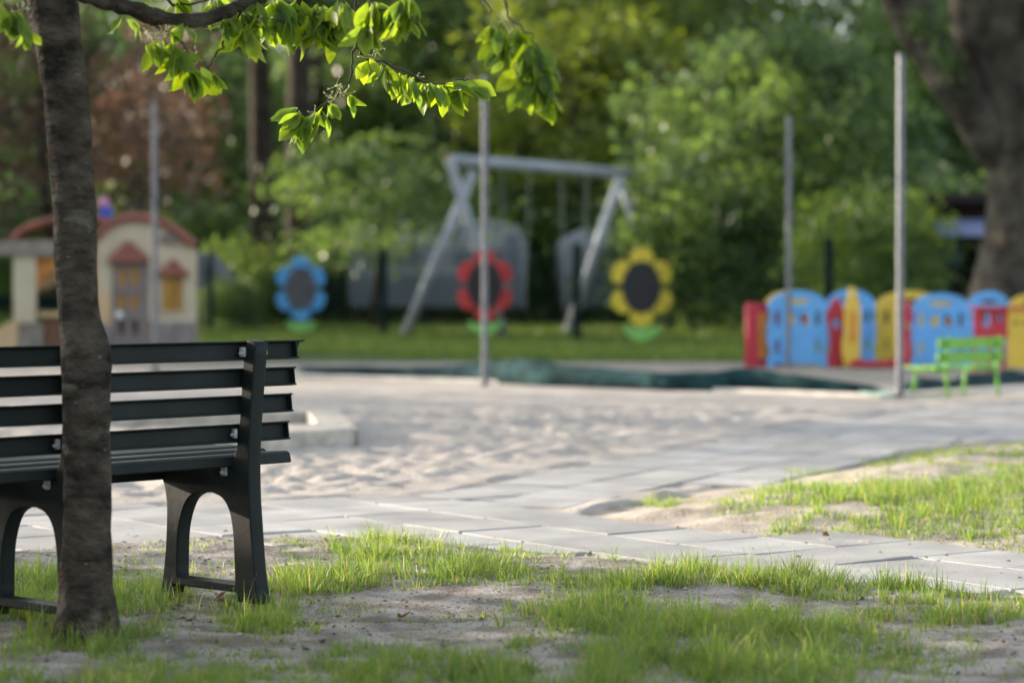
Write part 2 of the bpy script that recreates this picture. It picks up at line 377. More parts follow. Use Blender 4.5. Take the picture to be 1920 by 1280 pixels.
def d_fg(X, Y):
    dp, fg, isl = zones(X, Y); p = fbm(X, Y, .28, 3, 11)
    return blob(X, Y, FG)*(fg > .5)*(dp > .02)*smooth(.26, .46, p)*smooth(.24, .55, fbm(X, Y, .11, 2, 12))
tufts('grass', d_fg, 23000, (-1.9, 2.1, 4.8, 9.6), .095, 21, 'short green grass growing in tufts on the near sandy soil', M['grass'], per=(5, 24), wid=.0036, spread=.03)
IS = [(1700, 960, 270, 42, 1), (1500, 950, 110, 26, .8), (1880, 1000, 140, 26, .9), (1700, 1000, 60, 10, .8), (1245, 938, 38, 10, .7), (1460, 988, 20, 8, .8), (1360, 962, 40, 8, .5),
      (1750, 860, 160, 24, .35), (1880, 880, 100, 30, .4), (1520, 885, 60, 10, .5), (1620, 870, 60, 9, .3), (2000, 930, 200, 60, .8)]
def d_is(X, Y):
    dp, fg, isl = zones(X, Y); p = fbm(X, Y, .3, 3, 14)
    return blob(X, Y, IS)*(isl > .5)*(dp > .03)*smooth(.25, .45, p)
tufts('grass', d_is, 11000, (.6, 4.6, 8.7, 16), .082, 22, 'sunlit green grass on the sandy patch between the two paving branches', M['grass'], per=(10, 30), spread=.045)
def d_all(X, Y):
    dp, fg, isl = zones(X, Y); return .6*((fg+isl) > .5)*(dp > .04)*smooth(.38, .65, fbm(X, Y, .3, 3, 30))
tufts('grass', lambda X, Y: d_all(X, Y)*(1-np.clip(blob(X, Y, FG), 0, 1)), 9000, (-1.9, 2.2, 5, 9.6), .055, 23, 'sparse short grass sprouts on bare sandy soil', M['grass'], per=(3, 10), spread=.03, wid=.0034)
# far lawn blades
def lawn_blades():
    r = np.random.default_rng(9); n = 42000; y = r.uniform(31, 60, n); x = r.uniform(-.26, .26, n)*y
    edge = 31+ (2.5*(fbm(x, y*0, 1.5, 3, 3)-.2)) + np.where(x < -1.5, 3.2*smooth(-1, -4, x), 0)
    k = y > edge; x = x[k]; y = y[k]; n = len(x)
    a = r.random(n)*6.28; h = .05+.06*r.random(n); wd = .035
    V = np.stack([np.stack([x-np.cos(a)*wd, y-np.sin(a)*wd, 0*x-.02], 1), np.stack([x+np.cos(a)*wd, y+np.sin(a)*wd, 0*x-.02], 1), np.stack([x+r.normal(0, .03, n), y+r.normal(0, .03, n), h], 1)], 1)
    me = npmesh('lawn_grass', V.reshape(-1, 3), np.arange(3*n).reshape(-1, 3)); k = r.random(n); t = np.stack([.7+.8*k, .8+.6*k, .8+0*k], 1)
    vattr(me, 'tint', np.repeat(t, 3, 0)); tag(link('grass', me, M['lgrass']), 'mown green lawn grass around the swing and fence', 'grass', kind='stuff')
lawn_blades()

def litter():
    r = np.random.default_rng(77); n = 9000; x = r.uniform(-2, 2.6, n); y = r.uniform(5, 9.8, n)
    k = (sdist(x, y, near_poly) > .0) | (r.random(n) < .10); x = x[k]; y = y[k]; z = H(x, y)+.002
    inside = np.minimum(sdist(x, y, near_poly), sdist(x, y, b1_poly)) < 0; z = np.where(inside, .004, z)
    n = len(x); L = .003+.012*r.random(n)**3; A = r.random(n)*6.28; W_ = L*(.15+.6*r.random(n)); c, s_ = np.cos(A), np.sin(A)
    P = [np.stack([x+c*L*a-s_*W_*b, y+s_*L*a+c*W_*b, z+h_*L], 1) for a, b, h_ in ((-1, 0, 0), (0, -1, .1), (1, 0, .2), (0, 1, .1), (0, 0, .55))]
    V = np.stack(P, 1).reshape(-1, 3); b0 = np.arange(n)[:, None]*5; F = np.concatenate([b0+np.array(q) for q in ((0, 1, 4), (1, 2, 4), (2, 3, 4), (3, 0, 4))])
    me = npmesh('litter', V, F); pal = np.array([(.05, .035, .025), (.1, .07, .05), (.22, .16, .1), (.4, .37, .33), (.07, .06, .05)]); vattr(me, 'tint', np.repeat(pal[r.integers(0, 5, n)], 5, 0))
    tag(link('litter', me, mat('litter', (1, 1, 1), .9, attr='tint')), 'small twigs, grit and crumbs of dry leaf on the soil', 'litter', kind='stuff')
litter()
# ------------------------------------------------------------ dark bench
TH = math.atan2(1, .891)
BO = G(484, 1130)
bench = empty('park_bench', (BO.x, BO.y, 0), TH)   # local x along the bench (receding right), local y towards the front
tag(bench, 'dark grey plastic park bench seen from behind, standing in grass beside the tree trunk', 'bench')
outline = spline([(-.030, 0), (-.012, .10), (.004, .25), (.012, .36), (.010, .5), (-.004, .65), (-.022, .805)], 4)
outline += spline([(.022, .812), (.040, .74), (.052, .6), (.066, .50), (.085, .445), (.115, .425)], 3)
outline += [(.16, .412), (.30, .405), (.44, .41), (.455, .395), (.44, .375)] + spline([(.43, .37), (.416, .345), (.407, .31), (.403, .26), (.410, .14), (.432, .0)], 3) + [(.378, 0), (.372, .028)]
outline += [(.076, .028), (.068, 0)]
hole = spline([(.080, .056), (.084, .15), (.090, .22), (.106, .28), (.138, .318), (.185, .333)], 3) + spline([(.255, .328), (.300, .305), (.332, .25), (.348, .18), (.352, .056)], 3)
MS = Matrix(((0, 0, 1, 0), (1, 0, 0, 0), (0, 1, 0, 0), (0, 0, 0, 1)))    # plate x->local y, plate y->z, thickness->local x
sup = plate('leg_frame', [tuple(p) for p in outline], [[tuple(p) for p in hole]], .052, MS, .005)
for k, tx in enumerate((.0, -.68, -1.36)):
    o = link('leg_frame', sup, M['bench'], bench); o.location = (tx, 0, 0)
def bench_slat(name, x0, x1, y, z, h, d, tilt, back=True, slant=0):
    """channel: web on the front side, lips towards the back"""
    mb = MB(); t = .005
    prof = [(0, -h/2), (0, h/2), (-d, h/2), (-d, h/2-t), (-t, h/2-t-.002), (-t, -h/2+t+.002), (-d, -h/2+t), (-d, -h/2)] if back else \
           [(-d/2, -h/2+.01), (-d/2+.008, h/2-.006), (-d/2+.02, h/2), (d/2-.02, h/2), (d/2-.006, h/2-.006), (d/2, -h/2+.01), (d/2-.01, -h/2+.006), (d/2-.02, h/2-.012), (-d/2+.02, h/2-.012), (-d/2+.01, -h/2+.006)]
    n = len(prof); ct, st = math.cos(tilt), math.sin(tilt)
    P = [(y+a*ct-b*st, z+a*st+b*ct) for a, b in prof]
    vs = [(x0, a, b) for a, b in P]+[(x1+slant*(b-z)/h, a, b) for a, b in P]
    fs = [(i, (i+1) % n, n+(i+1) % n, n+i) for i in range(n)]+[tuple(range(n)), tuple(range(2*n-1, n-1, -1))]
    mb.add(vs, fs)
    if back:   # end plate and inner ribs
        for ex in (x0+.003, x1-.006-abs(slant)/2):
            M4 = Matrix.Rotation(tilt, 4, 'X'); mb.box((ex, y-.5*d*ct, z-.5*d*st), (.005, d-.002, h-.002), M=M4)
    return mb.build(name, M['bench'], bench, bevel=.0015)
def tx_for(px, yl, zl):   # local x where bench point projects to px
    lo, hi = -2, 1.5
    for _ in range(40):
        m_ = (lo+hi)/2; X = BO.x+math.cos(TH)*m_-math.sin(TH)*yl; Y = BO.y+math.sin(TH)*m_+math.cos(TH)*yl
        p = PX(np.array(X), np.array(Y), zl)[0]
        if p < px: lo = m_
        else: hi = m_
    return lo
for (z, yl, ex, sl_) in ((.777, .052, 564, .03), (.693, .062, 554, .004), (.609, .073, 548, .002), (.521, .086, 542, .002)):
    bench_slat('back_slat', -1.58, tx_for(ex, yl-.02, z), yl, z, .058, .026, -.12, True, sl_)
for k, yl in enumerate((.135, .245, .355, .462)):
    bench_slat('seat_slat', -1.58, tx_for(527, .135, .43)-.0, yl, .432-(.006 if k == 3 else 0)+.004*k, .044, .098, .03*(k-1), False)
ap = MB()
ap.box((-.68, .44, .385), (1.8, .02, .05)); ap.build('seat_rail', M['bench'], bench, bevel=.004)
for (dx, yl, z, rz) in ((-.034, .03, .775, .3), (-.037, .065, .523, -.2), (-.036, .115, .405, .2)):
    for tx in (0, -.68, -1.36):
        mb = MB(); mb.box((tx+dx, yl, z), (.012, .02, .030), rz); mb.box((tx+dx-.007, yl-.003, z-.004), (.014, .018, .010), rz+.5)
        mb.build('bracket', M['clip'], bench, bevel=.0035)
mb = MB(); mb.box((.031, .0, .775), (.012, .012, .022)); mb.build('bracket', M['clip'], bench, bevel=.003)

# ------------------------------------------------------------ cherry tree
TY = 6.78
tb = G(160, 1192)
cherry = empty('cherry_tree', (tb.x, TY, 0))
tag(cherry, 'young cherry tree with grey bark trunk in front of the dark bench, leafy branches overhead', 'tree')
prof = [(1260, 95, 228), (1200, 103, 217), (1150, 108, 213), (1100, 110, 211), (1050, 113, 210), (950, 118, 208), (850, 120, 207), (750, 118, 207), (690, 116, 209), (650, 114, 206), (610, 111, 193), (560, 106, 184), (500, 103, 181),
        (400, 100, 179), (300, 93, 174), (200, 84, 167), (100, 69, 156), (30, 55, 147), (-60, 40, 140), (-200, 20, 128), (-400, 0, 110), (-700, -20, 80)]
pts = []; rad = []
for (py, a, b_) in prof:
    p = W((a+b_)/2, py, TY); pts.append(p); rad.append((b_-a)/2/FPX*TY)
P5 = spline([(*p, r_) for p, r_ in zip(pts, rad)], 5)
NS = 40; Vt = []; 
for i_, q in enumerate(P5):
    c = Vector(q[:3])
    for k in range(NS):
        an = 2*math.pi*k/NS
        nn = 1+.14*(fbm(np.array(k % NS*.35 if k < NS/2 else (NS-k)*.35), np.array(c.z*9), 1, 3, 2)-.5)+.10*(fbm(np.array(math.cos(an)*3+5), np.array(c.z*28+math.sin(an)*3), 1, 2, 4)-.5)
        fl = 1+.32*max(0, .12-c.z)/.12*(.4+.6*max(0, math.sin(an*3+1)))
        Vt.append(c+Vector((math.cos(an), math.sin(an), 0))*q[3]*float(nn)*fl-cherry.location)
n = len(P5); F = np.array([(i_*NS+k, i_*NS+(k+1) % NS, (i_+1)*NS+(k+1) % NS, (i_+1)*NS+k) for i_ in range(n-1) for k in range(NS)])
me = npmesh('trunk', np.array(Vt), F)
bark = M['bark']
bn = bark.node_tree.nodes; bl = bark.node_tree.links     # horizontal lenticel bands
mp = bn.new('ShaderNodeMapping'); mp.inputs['Scale'].default_value = (1, 1, 1.7); tcn = [x for x in bn if x.type == 'TEX_COORD'][0]
bl.new(tcn.outputs['Object'], mp.inputs['Vector'])
for x in [x for x in bn if x.type == 'TEX_NOISE']: bl.new(mp.outputs[0], x.inputs['Vector'])
pb = [x for x in bn if x.type == 'BSDF_PRINCIPLED'][0]; src = pb.inputs['Base Color'].links[0].from_socket
for (scl, lo_, hi_, colr, seed_) in ((6, .62, .70, (.12, .12, .085, 1), 3.1), (4.5, .60, .70, (.045, .022, .014, 1), 9.7), (38, .66, .71, (.15, .14, .12, 1), 5.5)):
    n1 = bn.new('ShaderNodeTexNoise'); n1.noise_dimensions = '4D'; n1.inputs['W'].default_value = seed_; n1.inputs['Scale'].default_value = scl; n1.inputs['Detail'].default_value = 7; bl.new(mp.outputs[0], n1.inputs['Vector'])
    r1 = bn.new('ShaderNodeValToRGB'); r1.color_ramp.elements[0].position = lo_; r1.color_ramp.elements[1].position = hi_; bl.new(n1.outputs['Fac'], r1.inputs[0])
    m1 = bn.new('ShaderNodeMix'); m1.data_type = 'RGBA'; bl.new(r1.outputs[0], m1.inputs[0]); bl.new(src, m1.inputs[6]); m1.inputs[7].default_value = colr; src = m1.outputs[2]
bl.new(src, pb.inputs['Base Color'])
link('trunk', me, bark, cherry, True)
Lc = cherry.location
def ctube(name, pp, r0, r1, n=8, jit=.004, material=None, parent=cherry):
    P = spline([tuple(W(*p)) for p in pp], 5); rr = random.Random(len(pp)+int(pp[0][0]))
    k = len(P); mb = MB(); mb.tube([Vector(q)-Lc+Vector((rr.gauss(0, jit), rr.gauss(0, jit), rr.gauss(0, jit)))*(1 if 0 < i_ < k-1 else 0) for i_, q in enumerate(P)], [(r0+(r1-r0)*i_/(k-1))*(1+.12*rr.gauss(0, 1)) for i_ in range(k)], n)
    return mb.build(name, material or M['twig'], parent, True)
ctube('branch', [(95, -40, 6.78), (160, -10, 6.82), (230, 12, 6.9), (310, 36, 7.0), (390, 34, 7.1), (450, 10, 7.2), (520, -25, 7.3), (640, -80, 7.5)], .026, .017, 14, .002, bark)
ctube('branch', [(70, -180, 6.78), (300, -120, 6.8), (640, -90, 6.9), (950, -110, 6.9), (1200, -200, 7.0)], .022, .008, 10, .004, bark)
ctube('branch', [(70, -300, 6.78), (-40, -420, 7.0), (-120, -560, 7.2)], .03, .012, 10, .004, bark)
ctube('branch', [(80, -420, 6.78), (200, -520, 6.5), (330, -640, 6.2)], .03, .012, 10, .004, bark)
tw = [[(462, 6, 7.2), (440, 45, 7.2), (418, 82, 7.2), (400, 112, 7.2), (385, 136, 7.2)], [(283, 38, 6.98), (292, 52, 6.98), (318, 66, 7.0), (345, 82, 7.0), (352, 110, 7.0), (372, 118, 7.1)],
      [(295, -20, 7.1), (330, 10, 7.2), (400, -2, 7.2)], [(500, -20, 7.35), (555, 12, 7.4), (600, 28, 7.4), (632, 24, 7.4)], [(672, -60, 7.3), (668, 20, 7.6), (668, 60, 7.8), (663, 95, 7.9), (656, 145, 8.0), (640, 172, 8.05), (604, 198, 8.1), (578, 218, 8.1)],
      [(664, 88, 7.9), (690, 110, 8.0), (722, 118, 8.1), (770, 140, 8.2), (815, 158, 8.3), (862, 152, 8.4), (885, 150, 8.4)], [(912, -80, 6.9), (910, -10, 6.6), (918, 28, 6.5)], [(930, -70, 6.9), (942, 0, 6.5), (958, 34, 6.4), (985, 60, 6.3), (1020, 110, 6.3)],
      [(640, -60, 7.0), (700, 10, 6.9), (760, 20, 6.8)], [(60, -20, 6.7), (40, 10, 6.6), (30, 22, 6.6), (55, 66, 6.7)], [(560, 14, 7.4), (540, 40, 7.3), (480, 30, 7.2), (455, 55, 7.2)]]
for t_ in tw: ctube('twig', t_, .0052, .002, 6, .0035)
# leaves
LF = []
for i_ in range(7):
    t_ = i_/6; wv = [0.03, .46, .8, .98, .95, .6, .02][i_]*.5; LF.append((t_, wv))
def leaf_mesh(name, lst):
    """lst: (pos, dir, normal, length, tint)"""
    V = []; F = []; T = []
    for pos, d, nrm, L, tint, curl in lst:
        d = d.normalized(); s_ = d.cross(nrm).normalized(); n_ = s_.cross(d).normalized(); b = len(V); wd = L*random.uniform(.44, .56)
        for (t_, wv) in LF:
            c = pos+d*(t_*L)-n_*(curl*L*t_*t_); wj = wv*(1+random.gauss(0, .05))
            V += [c-s_*wj*wd+n_*wd*wj*.35, c, c+s_*wj*wd+n_*wd*wj*.35]; T += [tint, tuple(k*.85 for k in tint), tint]
        for i_ in range(6):
            q = b+3*i_; F += [(q, q+1, q+4, q+3), (q+1, q+2, q+5, q+4)]
    me = npmesh(name, np.array([tuple(v) for v in V]), np.array(F)); vattr(me, 'tint', np.array(T)); return me
def cluster(px, py, Y, n, L=.085, out=1.0, droop=1.0, dirpx=None):
    o = W(px, py, Y)-Lc; res = []
    for _ in range(n):
        a = random.uniform(0, 6.28); d = Vector((math.cos(a)*out, math.sin(a)*out*.8, -droop*random.uniform(.4, 1.3)+.15))
        if dirpx: d += Vector((dirpx[0], 0, dirpx[1]))
        nr = Vector((random.gauss(0, 1), -random.uniform(-.3, 1.2), random.gauss(.3, .8)))
        k = random.random(); tint = (.6+.75*k, .7+.5*k, .8)
        st = o+Vector((random.gauss(0, .006), random.gauss(0, .012), random.gauss(0, .006)))
        res.append((st+d.normalized()*.012, d, nr, L*random.uniform(.6, 1.15), tint, random.uniform(0, .35)))
    return res
cl = []
vis = [(283, 78, 6.98, 6, .065), (300, 70, 7.0, 5, .065), (322, 78, 7.0, 6, .08), (345, 88, 7.0, 5, .08), (356, 122, 7.05, 7, .08), (372, 128, 7.1, 6, .075), (392, 134, 7.2, 5, .07), (345, 40, 7.0, 3, .055), (235, 30, 6.9, 4, .06), (418, 36, 7.15, 6, .07),
       (450, 20, 7.2, 9, .08), (470, 52, 7.2, 9, .085), (500, 30, 7.3, 8, .085), (480, 5, 7.2, 8, .085), (535, 20, 7.3, 9, .09), (560, 44, 7.4, 5, .085), (590, 32, 7.4, 9, .085), (612, 44, 7.4, 8, .09), (632, 26, 7.4, 9, .09), (600, 5, 7.4, 8, .09), (560, 0, 7.4, 7, .09),
       (660, 20, 7.5, 8, .09), (690, 40, 6.9, 8, .085), (690, 44, 7.4, 4, .08), (715, 15, 6.9, 9, .085), (755, 16, 6.8, 8, .08), (775, 28, 6.8, 4, .07), (700, 0, 6.9, 8, .09), (640, 0, 7.2, 8, .09), (760, -10, 6.8, 8, .08), (520, -5, 7.3, 8, .09),
       (690, 112, 8.0, 4, .07), (722, 120, 8.1, 6, .075), (745, 132, 8.15, 6, .08), (772, 142, 8.2, 8, .09), (800, 152, 8.25, 8, .095), (826, 156, 8.3, 9, .095), (850, 152, 8.35, 8, .1), (872, 150, 8.4, 4, .09),
       (650, 172, 8.05, 3, .07), (615, 192, 8.1, 4, .07), (596, 203, 8.1, 6, .08), (576, 218, 8.1, 9, .105), (566, 205, 8.1, 5, .1),
       (922, 42, 6.5, 8, .06), (945, 50, 6.4, 8, .065), (970, 58, 6.35, 9, .065), (992, 80, 6.3, 9, .07), (1008, 105, 6.3, 9, .07), (1022, 128, 6.3, 8, .07), (1035, 150, 6.3, 6, .065), (950, 85, 6.4, 8, .065), (975, 120, 6.35, 8, .07), (985, 160, 6.3, 6, .065), (1010, 165, 6.3, 6, .07), (940, 70, 6.45, 5, .06),
       (22, 20, 6.6, 5, .075), (40, 24, 6.6, 5, .07), (52, 58, 6.7, 3, .05), (12, 8, 6.6, 3, .06), (330, -15, 7.2, 5, .08), (400, -8, 7.2, 6, .08)]
for (px, py, Y, n_, L) in vis:
    dp_ = None
    if 800 < px < 900: dp_ = (.35, .15)
    if px in (576, 566): dp_ = (-.6, .1)
    cl += cluster(px, py, Y, int(n_*1.45), L*1.1, out=.6, droop=1.3, dirpx=dp_)
link('leaves', leaf_mesh('leaves', cl), M['leaf'], cherry, True)
# crown above the frame
up_ = []
for _ in range(2200):
    a = random.uniform(0, 6.28); r_ = 1.5*math.sqrt(random.random()); z = 2.25+random.random()*2.0
    p = Vector((math.cos(a)*r_+.25, math.sin(a)*r_*.7+.1, z)); k = random.random()
    if z < 2.12+.118*max(0, p.y): continue
    up_.append((p, Vector((random.gauss(0, 1), random.gauss(0, 1), -.6)), Vector((random.gauss(0, 1), random.gauss(0, 1), 1)), random.uniform(.06, .1), (.8+.5*k, .85+.3*k, .8), .2))
link('crown', leaf_mesh('crown', up_), M['leaf'], cherry, True)
# blossom remains: little stalks and cups
def blossoms(name, spots):
    mb = MB()
    for (px, py, Y, n_) in spots:
        o = W(px, py, Y)-Lc
        for _ in range(n_//2+1):
            d = Vector((random.gauss(0, 1), random.gauss(0, 1), random.gauss(.4, .8))).normalized(); L = random.uniform(.012, .03); e = o+d*L+Vector((random.gauss(0, .01), random.gauss(0, .01), random.gauss(0, .008)))
            mb.tube([o+Vector((random.gauss(0, .006), 0, random.gauss(0, .005))), e], .0007, 4, False)
            mb.tube([e-d*.002, e+d*.003, e+d*.005], [.0012, .0026, .0008], 6)
            for q in range(3):
                s_ = Vector((random.gauss(0, 1), random.gauss(0, 1), random.gauss(0, 1))).normalized(); mb.tube([e+d*.003, e+d*.005+s_*.006], [.0016, .0003], 4, False)
    return mb.build(name, M['blossom'], cherry, True)
blossoms('blossom', [(285, 75, 6.97, 14), (310, 62, 6.98, 14), (278, 66, 6.97, 8), (365, 118, 7.08, 9), (40, 20, 6.58, 10), (600, 28, 7.38, 12), (625, 185, 8.05, 16), (645, 178, 8.05, 14), (632, 158, 8.05, 4), (700, 105, 7.98, 10), (712, 88, 7.98, 8), (480, 40, 7.2, 14), (415, 25, 7.15, 6), (780, 145, 8.18, 5), (945, 40, 6.4, 10), (455, 62, 7.2, 8), (590, 212, 8.08, 5)])

# ------------------------------------------------------------ steel posts
def post(px, py, label):
    g = G(px, py); t = empty('steel_post', (g.x, g.y, 0), .06)
    tag(t, label, 'post', 'tall bare steel posts around the sandpit')
    mb = MB(); mb.box((0, 0, 1.46), (.056, .056, 3.0)); mb.build('post_shaft', M['galv'], t, bevel=.006)
    mb = MB(); mb.box((0, 0, 2.967), (.068, .068, .014)); mb.tube([(-.015, 0, 2.97), (-.015, 0, 2.995)], .012, 8); mb.build('post_cap', M['galv'], t, bevel=.003)
    mb = MB(); mb.box((0, 0, .035), (.13, .13, .012)); mb.build('base_plate', M['galv'], t, bevel=.003)
post(1687, 746, 'tall grey steel post next to the small green bench')
post(909, 725, 'tall grey steel post in front of the red flower board')
post(291, 702, 'tall grey steel post in front of the playhouse')
post(1478, 690, 'tall grey steel post in front of the blue playpen panel')

# ------------------------------------------------------------ sandbox rim
def board_poly(name, quad, z, h, parent):
    mb = MB(); vs = [(x, y, z-h) for x, y in quad]+[(x, y, z) for x, y in quad]
    mb.add(vs, [(3, 2, 1, 0), (4, 5, 6, 7), (0, 1, 5, 4), (1, 2, 6, 5), (2, 3, 7, 6), (3, 0, 4, 7)]); return mb.build(name, M['wood'], parent, bevel=.012)
sb = empty('sandbox_edging', (0, 0, 0)); tag(sb, 'low weathered wooden sandbox rim seen beyond the end of the dark bench', 'sandbox')
ZT = .12
A = G(671, 800, ZT); B = G(632, 766, ZT); Cc = G(576, 769, ZT); D = G(592, 792, ZT); E = G(100, 840, ZT); Fq = G(100, 814, ZT); B2 = G(20, 768, ZT); B3 = G(20, 760, ZT)
board_poly('board', [A.xy, B.xy, Cc.xy, D.xy], ZT, .22, sb)
board_poly('board', [(E.x, E.y), (A.x-.01, A.y-.02), (D.x-.01, D.y-.02), (Fq.x, Fq.y)], ZT-.003, .22, sb)
board_poly('board', [(B2.x, B2.y), (Cc.x-.01, Cc.y), (B.x-.2, B.y+.3), (B3.x, B3.y)], ZT-.006, .22, sb)

# ------------------------------------------------------------ tarp heap
def tarp():
    P = [(560, 706), (700, 709), (820, 713), (900, 719), (985, 724), (1100, 729), (1250, 735), (1400, 736), (1500, 738), (1650, 741), (1690, 745)]
    Hh = [.09, .11, .12, .17, .23, .17, .16, .2, .17, .07, .01]
    n = 90; Lx = np.linspace(0, len(P)-1, n); gx = np.array([G(*p).x for p in P]); gy = np.array([G(*p).y for p in P])
    X = np.interp(Lx, range(len(P)), gx); Y = np.interp(Lx, range(len(P)), gy)+.18; HH = np.interp(Lx, range(len(P)), Hh)
    m_ = 22; V = []
    for i_ in range(n):
        for j in range(m_):
            s_ = j/(m_-1); prof_ = math.sin(math.pi*s_**.6)**.8*HH[i_]
            f = float(fbm(np.array(X[i_]*1.0), np.array(s_*2.0), .5, 4, 2))
            w_ = .35+1.6*HH[i_]
            V.append((X[i_]+.1*(f-.5), Y[i_]+s_*w_+.25*(f-.5), max(.0, prof_*(.75+.5*f))+.008))
    F = [(i_*m_+j, (i_+1)*m_+j, (i_+1)*m_+j+1, i_*m_+j+1) for i_ in range(n-1) for j in range(m_-1)]
    o = link('green_tarpaulin', npmesh('green_tarpaulin', np.array(V), np.array(F)), M['tarp'], smooth=True)
    o.modifiers.new('thickness', 'SOLIDIFY').thickness = .006
    tag(o, 'long crumpled dark green tarpaulin lying along the far kerb', 'tarpaulin')
tarp()
def small_tarp():
    a = G(1700, 735); b_ = G(2050, 712); n = 40; m_ = 10; V = []
    for i_ in range(n):
        p = a.lerp(b_, i_/(n-1))
        for j in range(m_):
            s_ = j/(m_-1); f = float(fbm(np.array(p.x), np.array(s_), .4, 3, 5)); V.append((p.x, p.y+.1+s_*.9, .008+.16*math.sin(math.pi*s_)*f*min(1, i_/4)))
    F = [(i_*m_+j, (i_+1)*m_+j, (i_+1)*m_+j+1, i_*m_+j+1) for i_ in range(n-1) for j in range(m_-1)]
    o = link('green_tarpaulin', npmesh('green_tarpaulin', np.array(V), np.array(F)), M['tarp'], smooth=True)
    tag(o, 'flat dark green tarpaulin strip on the ground behind the small green bench', 'tarpaulin')
small_tarp()
V = []; a = G(1618, 748); b_ = G(1684, 752)
for i_ in range(9):
    for j in range(4):
        p = a.lerp(b_, i_/8); V.append((p.x, p.y+.08+j*.08, .04+.02*random.random()+(.015 if j == 1 else 0)))
o = link('mint_sheet', npmesh('mint_sheet', np.array(V), np.array([(i_*4+j, (i_+1)*4+j, (i_+1)*4+j+1, i_*4+j+1) for i_ in range(8) for j in range(3)])), M['mint'], smooth=True)
tag(o, 'crumpled pale mint plastic sheet lying at the foot of the tallest post', 'plastic sheet')

# ------------------------------------------------------------ small green bench
g = G(1773, 746); t2 = R(38)
kb_ = empty('child_bench', (g.x, g.y, 0), t2); tag(kb_, 'small bright green wooden bench beside the tallest steel post', 'bench')
Lk = .66
for xx in (.0, Lk):
    mb = MB(); mb.tube([(xx, -.03, 0), (xx, 0, .25), (xx, -.04, .53)], .016, 8); mb.tube([(xx, 0, .235), (xx, .36, .235)], .014, 8); mb.build('leg', M['kidgreen'], kb_, True)
    mb = MB(); mb.tube([(xx, .38, 0), (xx, .35, .235)], .016, 8); mb.build('leg', M['kidgreen'], kb_, True)
for (z, yl) in ((.475, .0), (.355, .012)):
    mb = MB(); mb.box((Lk/2, yl, z), (Lk+.2, .018, .092), M=Matrix.Rotation(.1, 4, 'X')); mb.build('back_slat', M['kidgreen'], kb_, bevel=.006)
for k in range(4):
    mb = MB(); mb.box((Lk/2, .07+k*.095, .262), (Lk+.2, .085, .02)); mb.build('seat_slat', M['kidgreen'], kb_, bevel=.006)

# ------------------------------------------------------------ playpen panels
def flip(px, py, Y):     # metric in a frontal plane at depth Y
    p = W(px, py, Y); return p.x, p.z
def panel(px0, px1, ytop, col, Y, rz, label, style, ybase=690, trims=None, name='playpen_panel'):
    s_ = Y/FPX; wd = (px1-px0)*s_/max(.3, math.cos(rz)); hgt = W(960, ytop, Y).z; cx = W((px0+px1)/2, 600, Y).x
    o = empty(name, (cx, Y, 0), rz); tag(o, label, 'playpen panel', 'plastic playpen panels in blue, red and yellow')
    h = wd/2; holes = []; trimlist = []
    if style == 'arch':
        sh = hgt*.80; out = [(-h, .0), (-h, .10), (-h+.03, .16), (-h+.03, .22), (-h-.0, .30), (-h, .5), (-h+.035, .6), (-h+.005, sh)]
        out += [(h*math.cos(a)*.96, sh+(hgt-sh)*math.sin(a)) for a in [math.pi*(1-k/14) for k in range(1, 14)]]
        out += [(h-.005, sh), (h-.035, .6), (h, .5), (h, .3), (h-.03, .22), (h-.03, .16), (h, .1), (h, 0), (h-.08, 0), (h-.1, .04), (-h+.1, .04), (-h+.08, 0)]
        holes = [ell(-h*.66, hgt*.64, .028, .1, 14), ell(h*.66, hgt*.64, .028, .1, 14), ell(-h*.66, hgt*.27, .025, .09, 14), ell(h*.66, hgt*.27, .025, .09, 14),
                 [(-.13, hgt*.56), (-.03, hgt*.56), (-.03, hgt*.7), (-.07, hgt*.72), (-.12, hgt*.66)], [(.04, hgt*.56), (.14, hgt*.56), (.13, hgt*.66), (.08, hgt*.72), (.04, hgt*.7)], ell(0, hgt*.86, h*.42, .03, 18)]
    elif style == 'point':
        out = [(-h, 0), (-h, .12), (-h+.04, .2), (-h+.035, hgt*.52), (-h, hgt*.6), (-h, hgt*.76), (-.04, hgt*.95), (0, hgt), (.04, hgt*.95), (h, hgt*.76), (h, hgt*.6), (h-.035, hgt*.52), (h-.04, .2), (h, .12), (h, 0)]
        holes = [ell(0, hgt*.62, h*.42, h*.5, 16)]
    elif style == 'pencil':
        out = [(-h, 0), (-h-.03, .2), (-h-.03, .3), (-h, .42), (-h, hgt*.74), (-.03, hgt), (.03, hgt), (h, hgt*.74), (h, 0)]
    else:
        out = [(-h, 0), (-h, hgt), (h, hgt), (h+.015, hgt*.65), (h+.04, hgt*.5), (h, hgt*.25), (h+.02, 0)]
        holes = [ell(0, hgt*.5, h*.35, hgt*.3, 18)] if wd > .3 else []
    MF = Matrix(((1, 0, 0, 0), (0, 0, -1, 0), (0, 1, 0, 0), (0, 0, 0, 1)))
    link('panel_board', plate('panel_board', out, holes, .06, MF, .012), col, o)
    if trims: trims(o, h, hgt, MF)
    return o
MF = Matrix(((1, 0, 0, 0), (0, 0, -1, 0), (0, 1, 0, 0), (0, 0, 0, 1)))
def sub(o, name, poly, m_, th, y=0, holes=(), bev=.006, loc=(0, 0, 0)):
    return link(name, plate(name, poly, list(holes), th, Matrix.Translation((loc[0], loc[1]+y, loc[2])) @ MF, bev), m_, o)
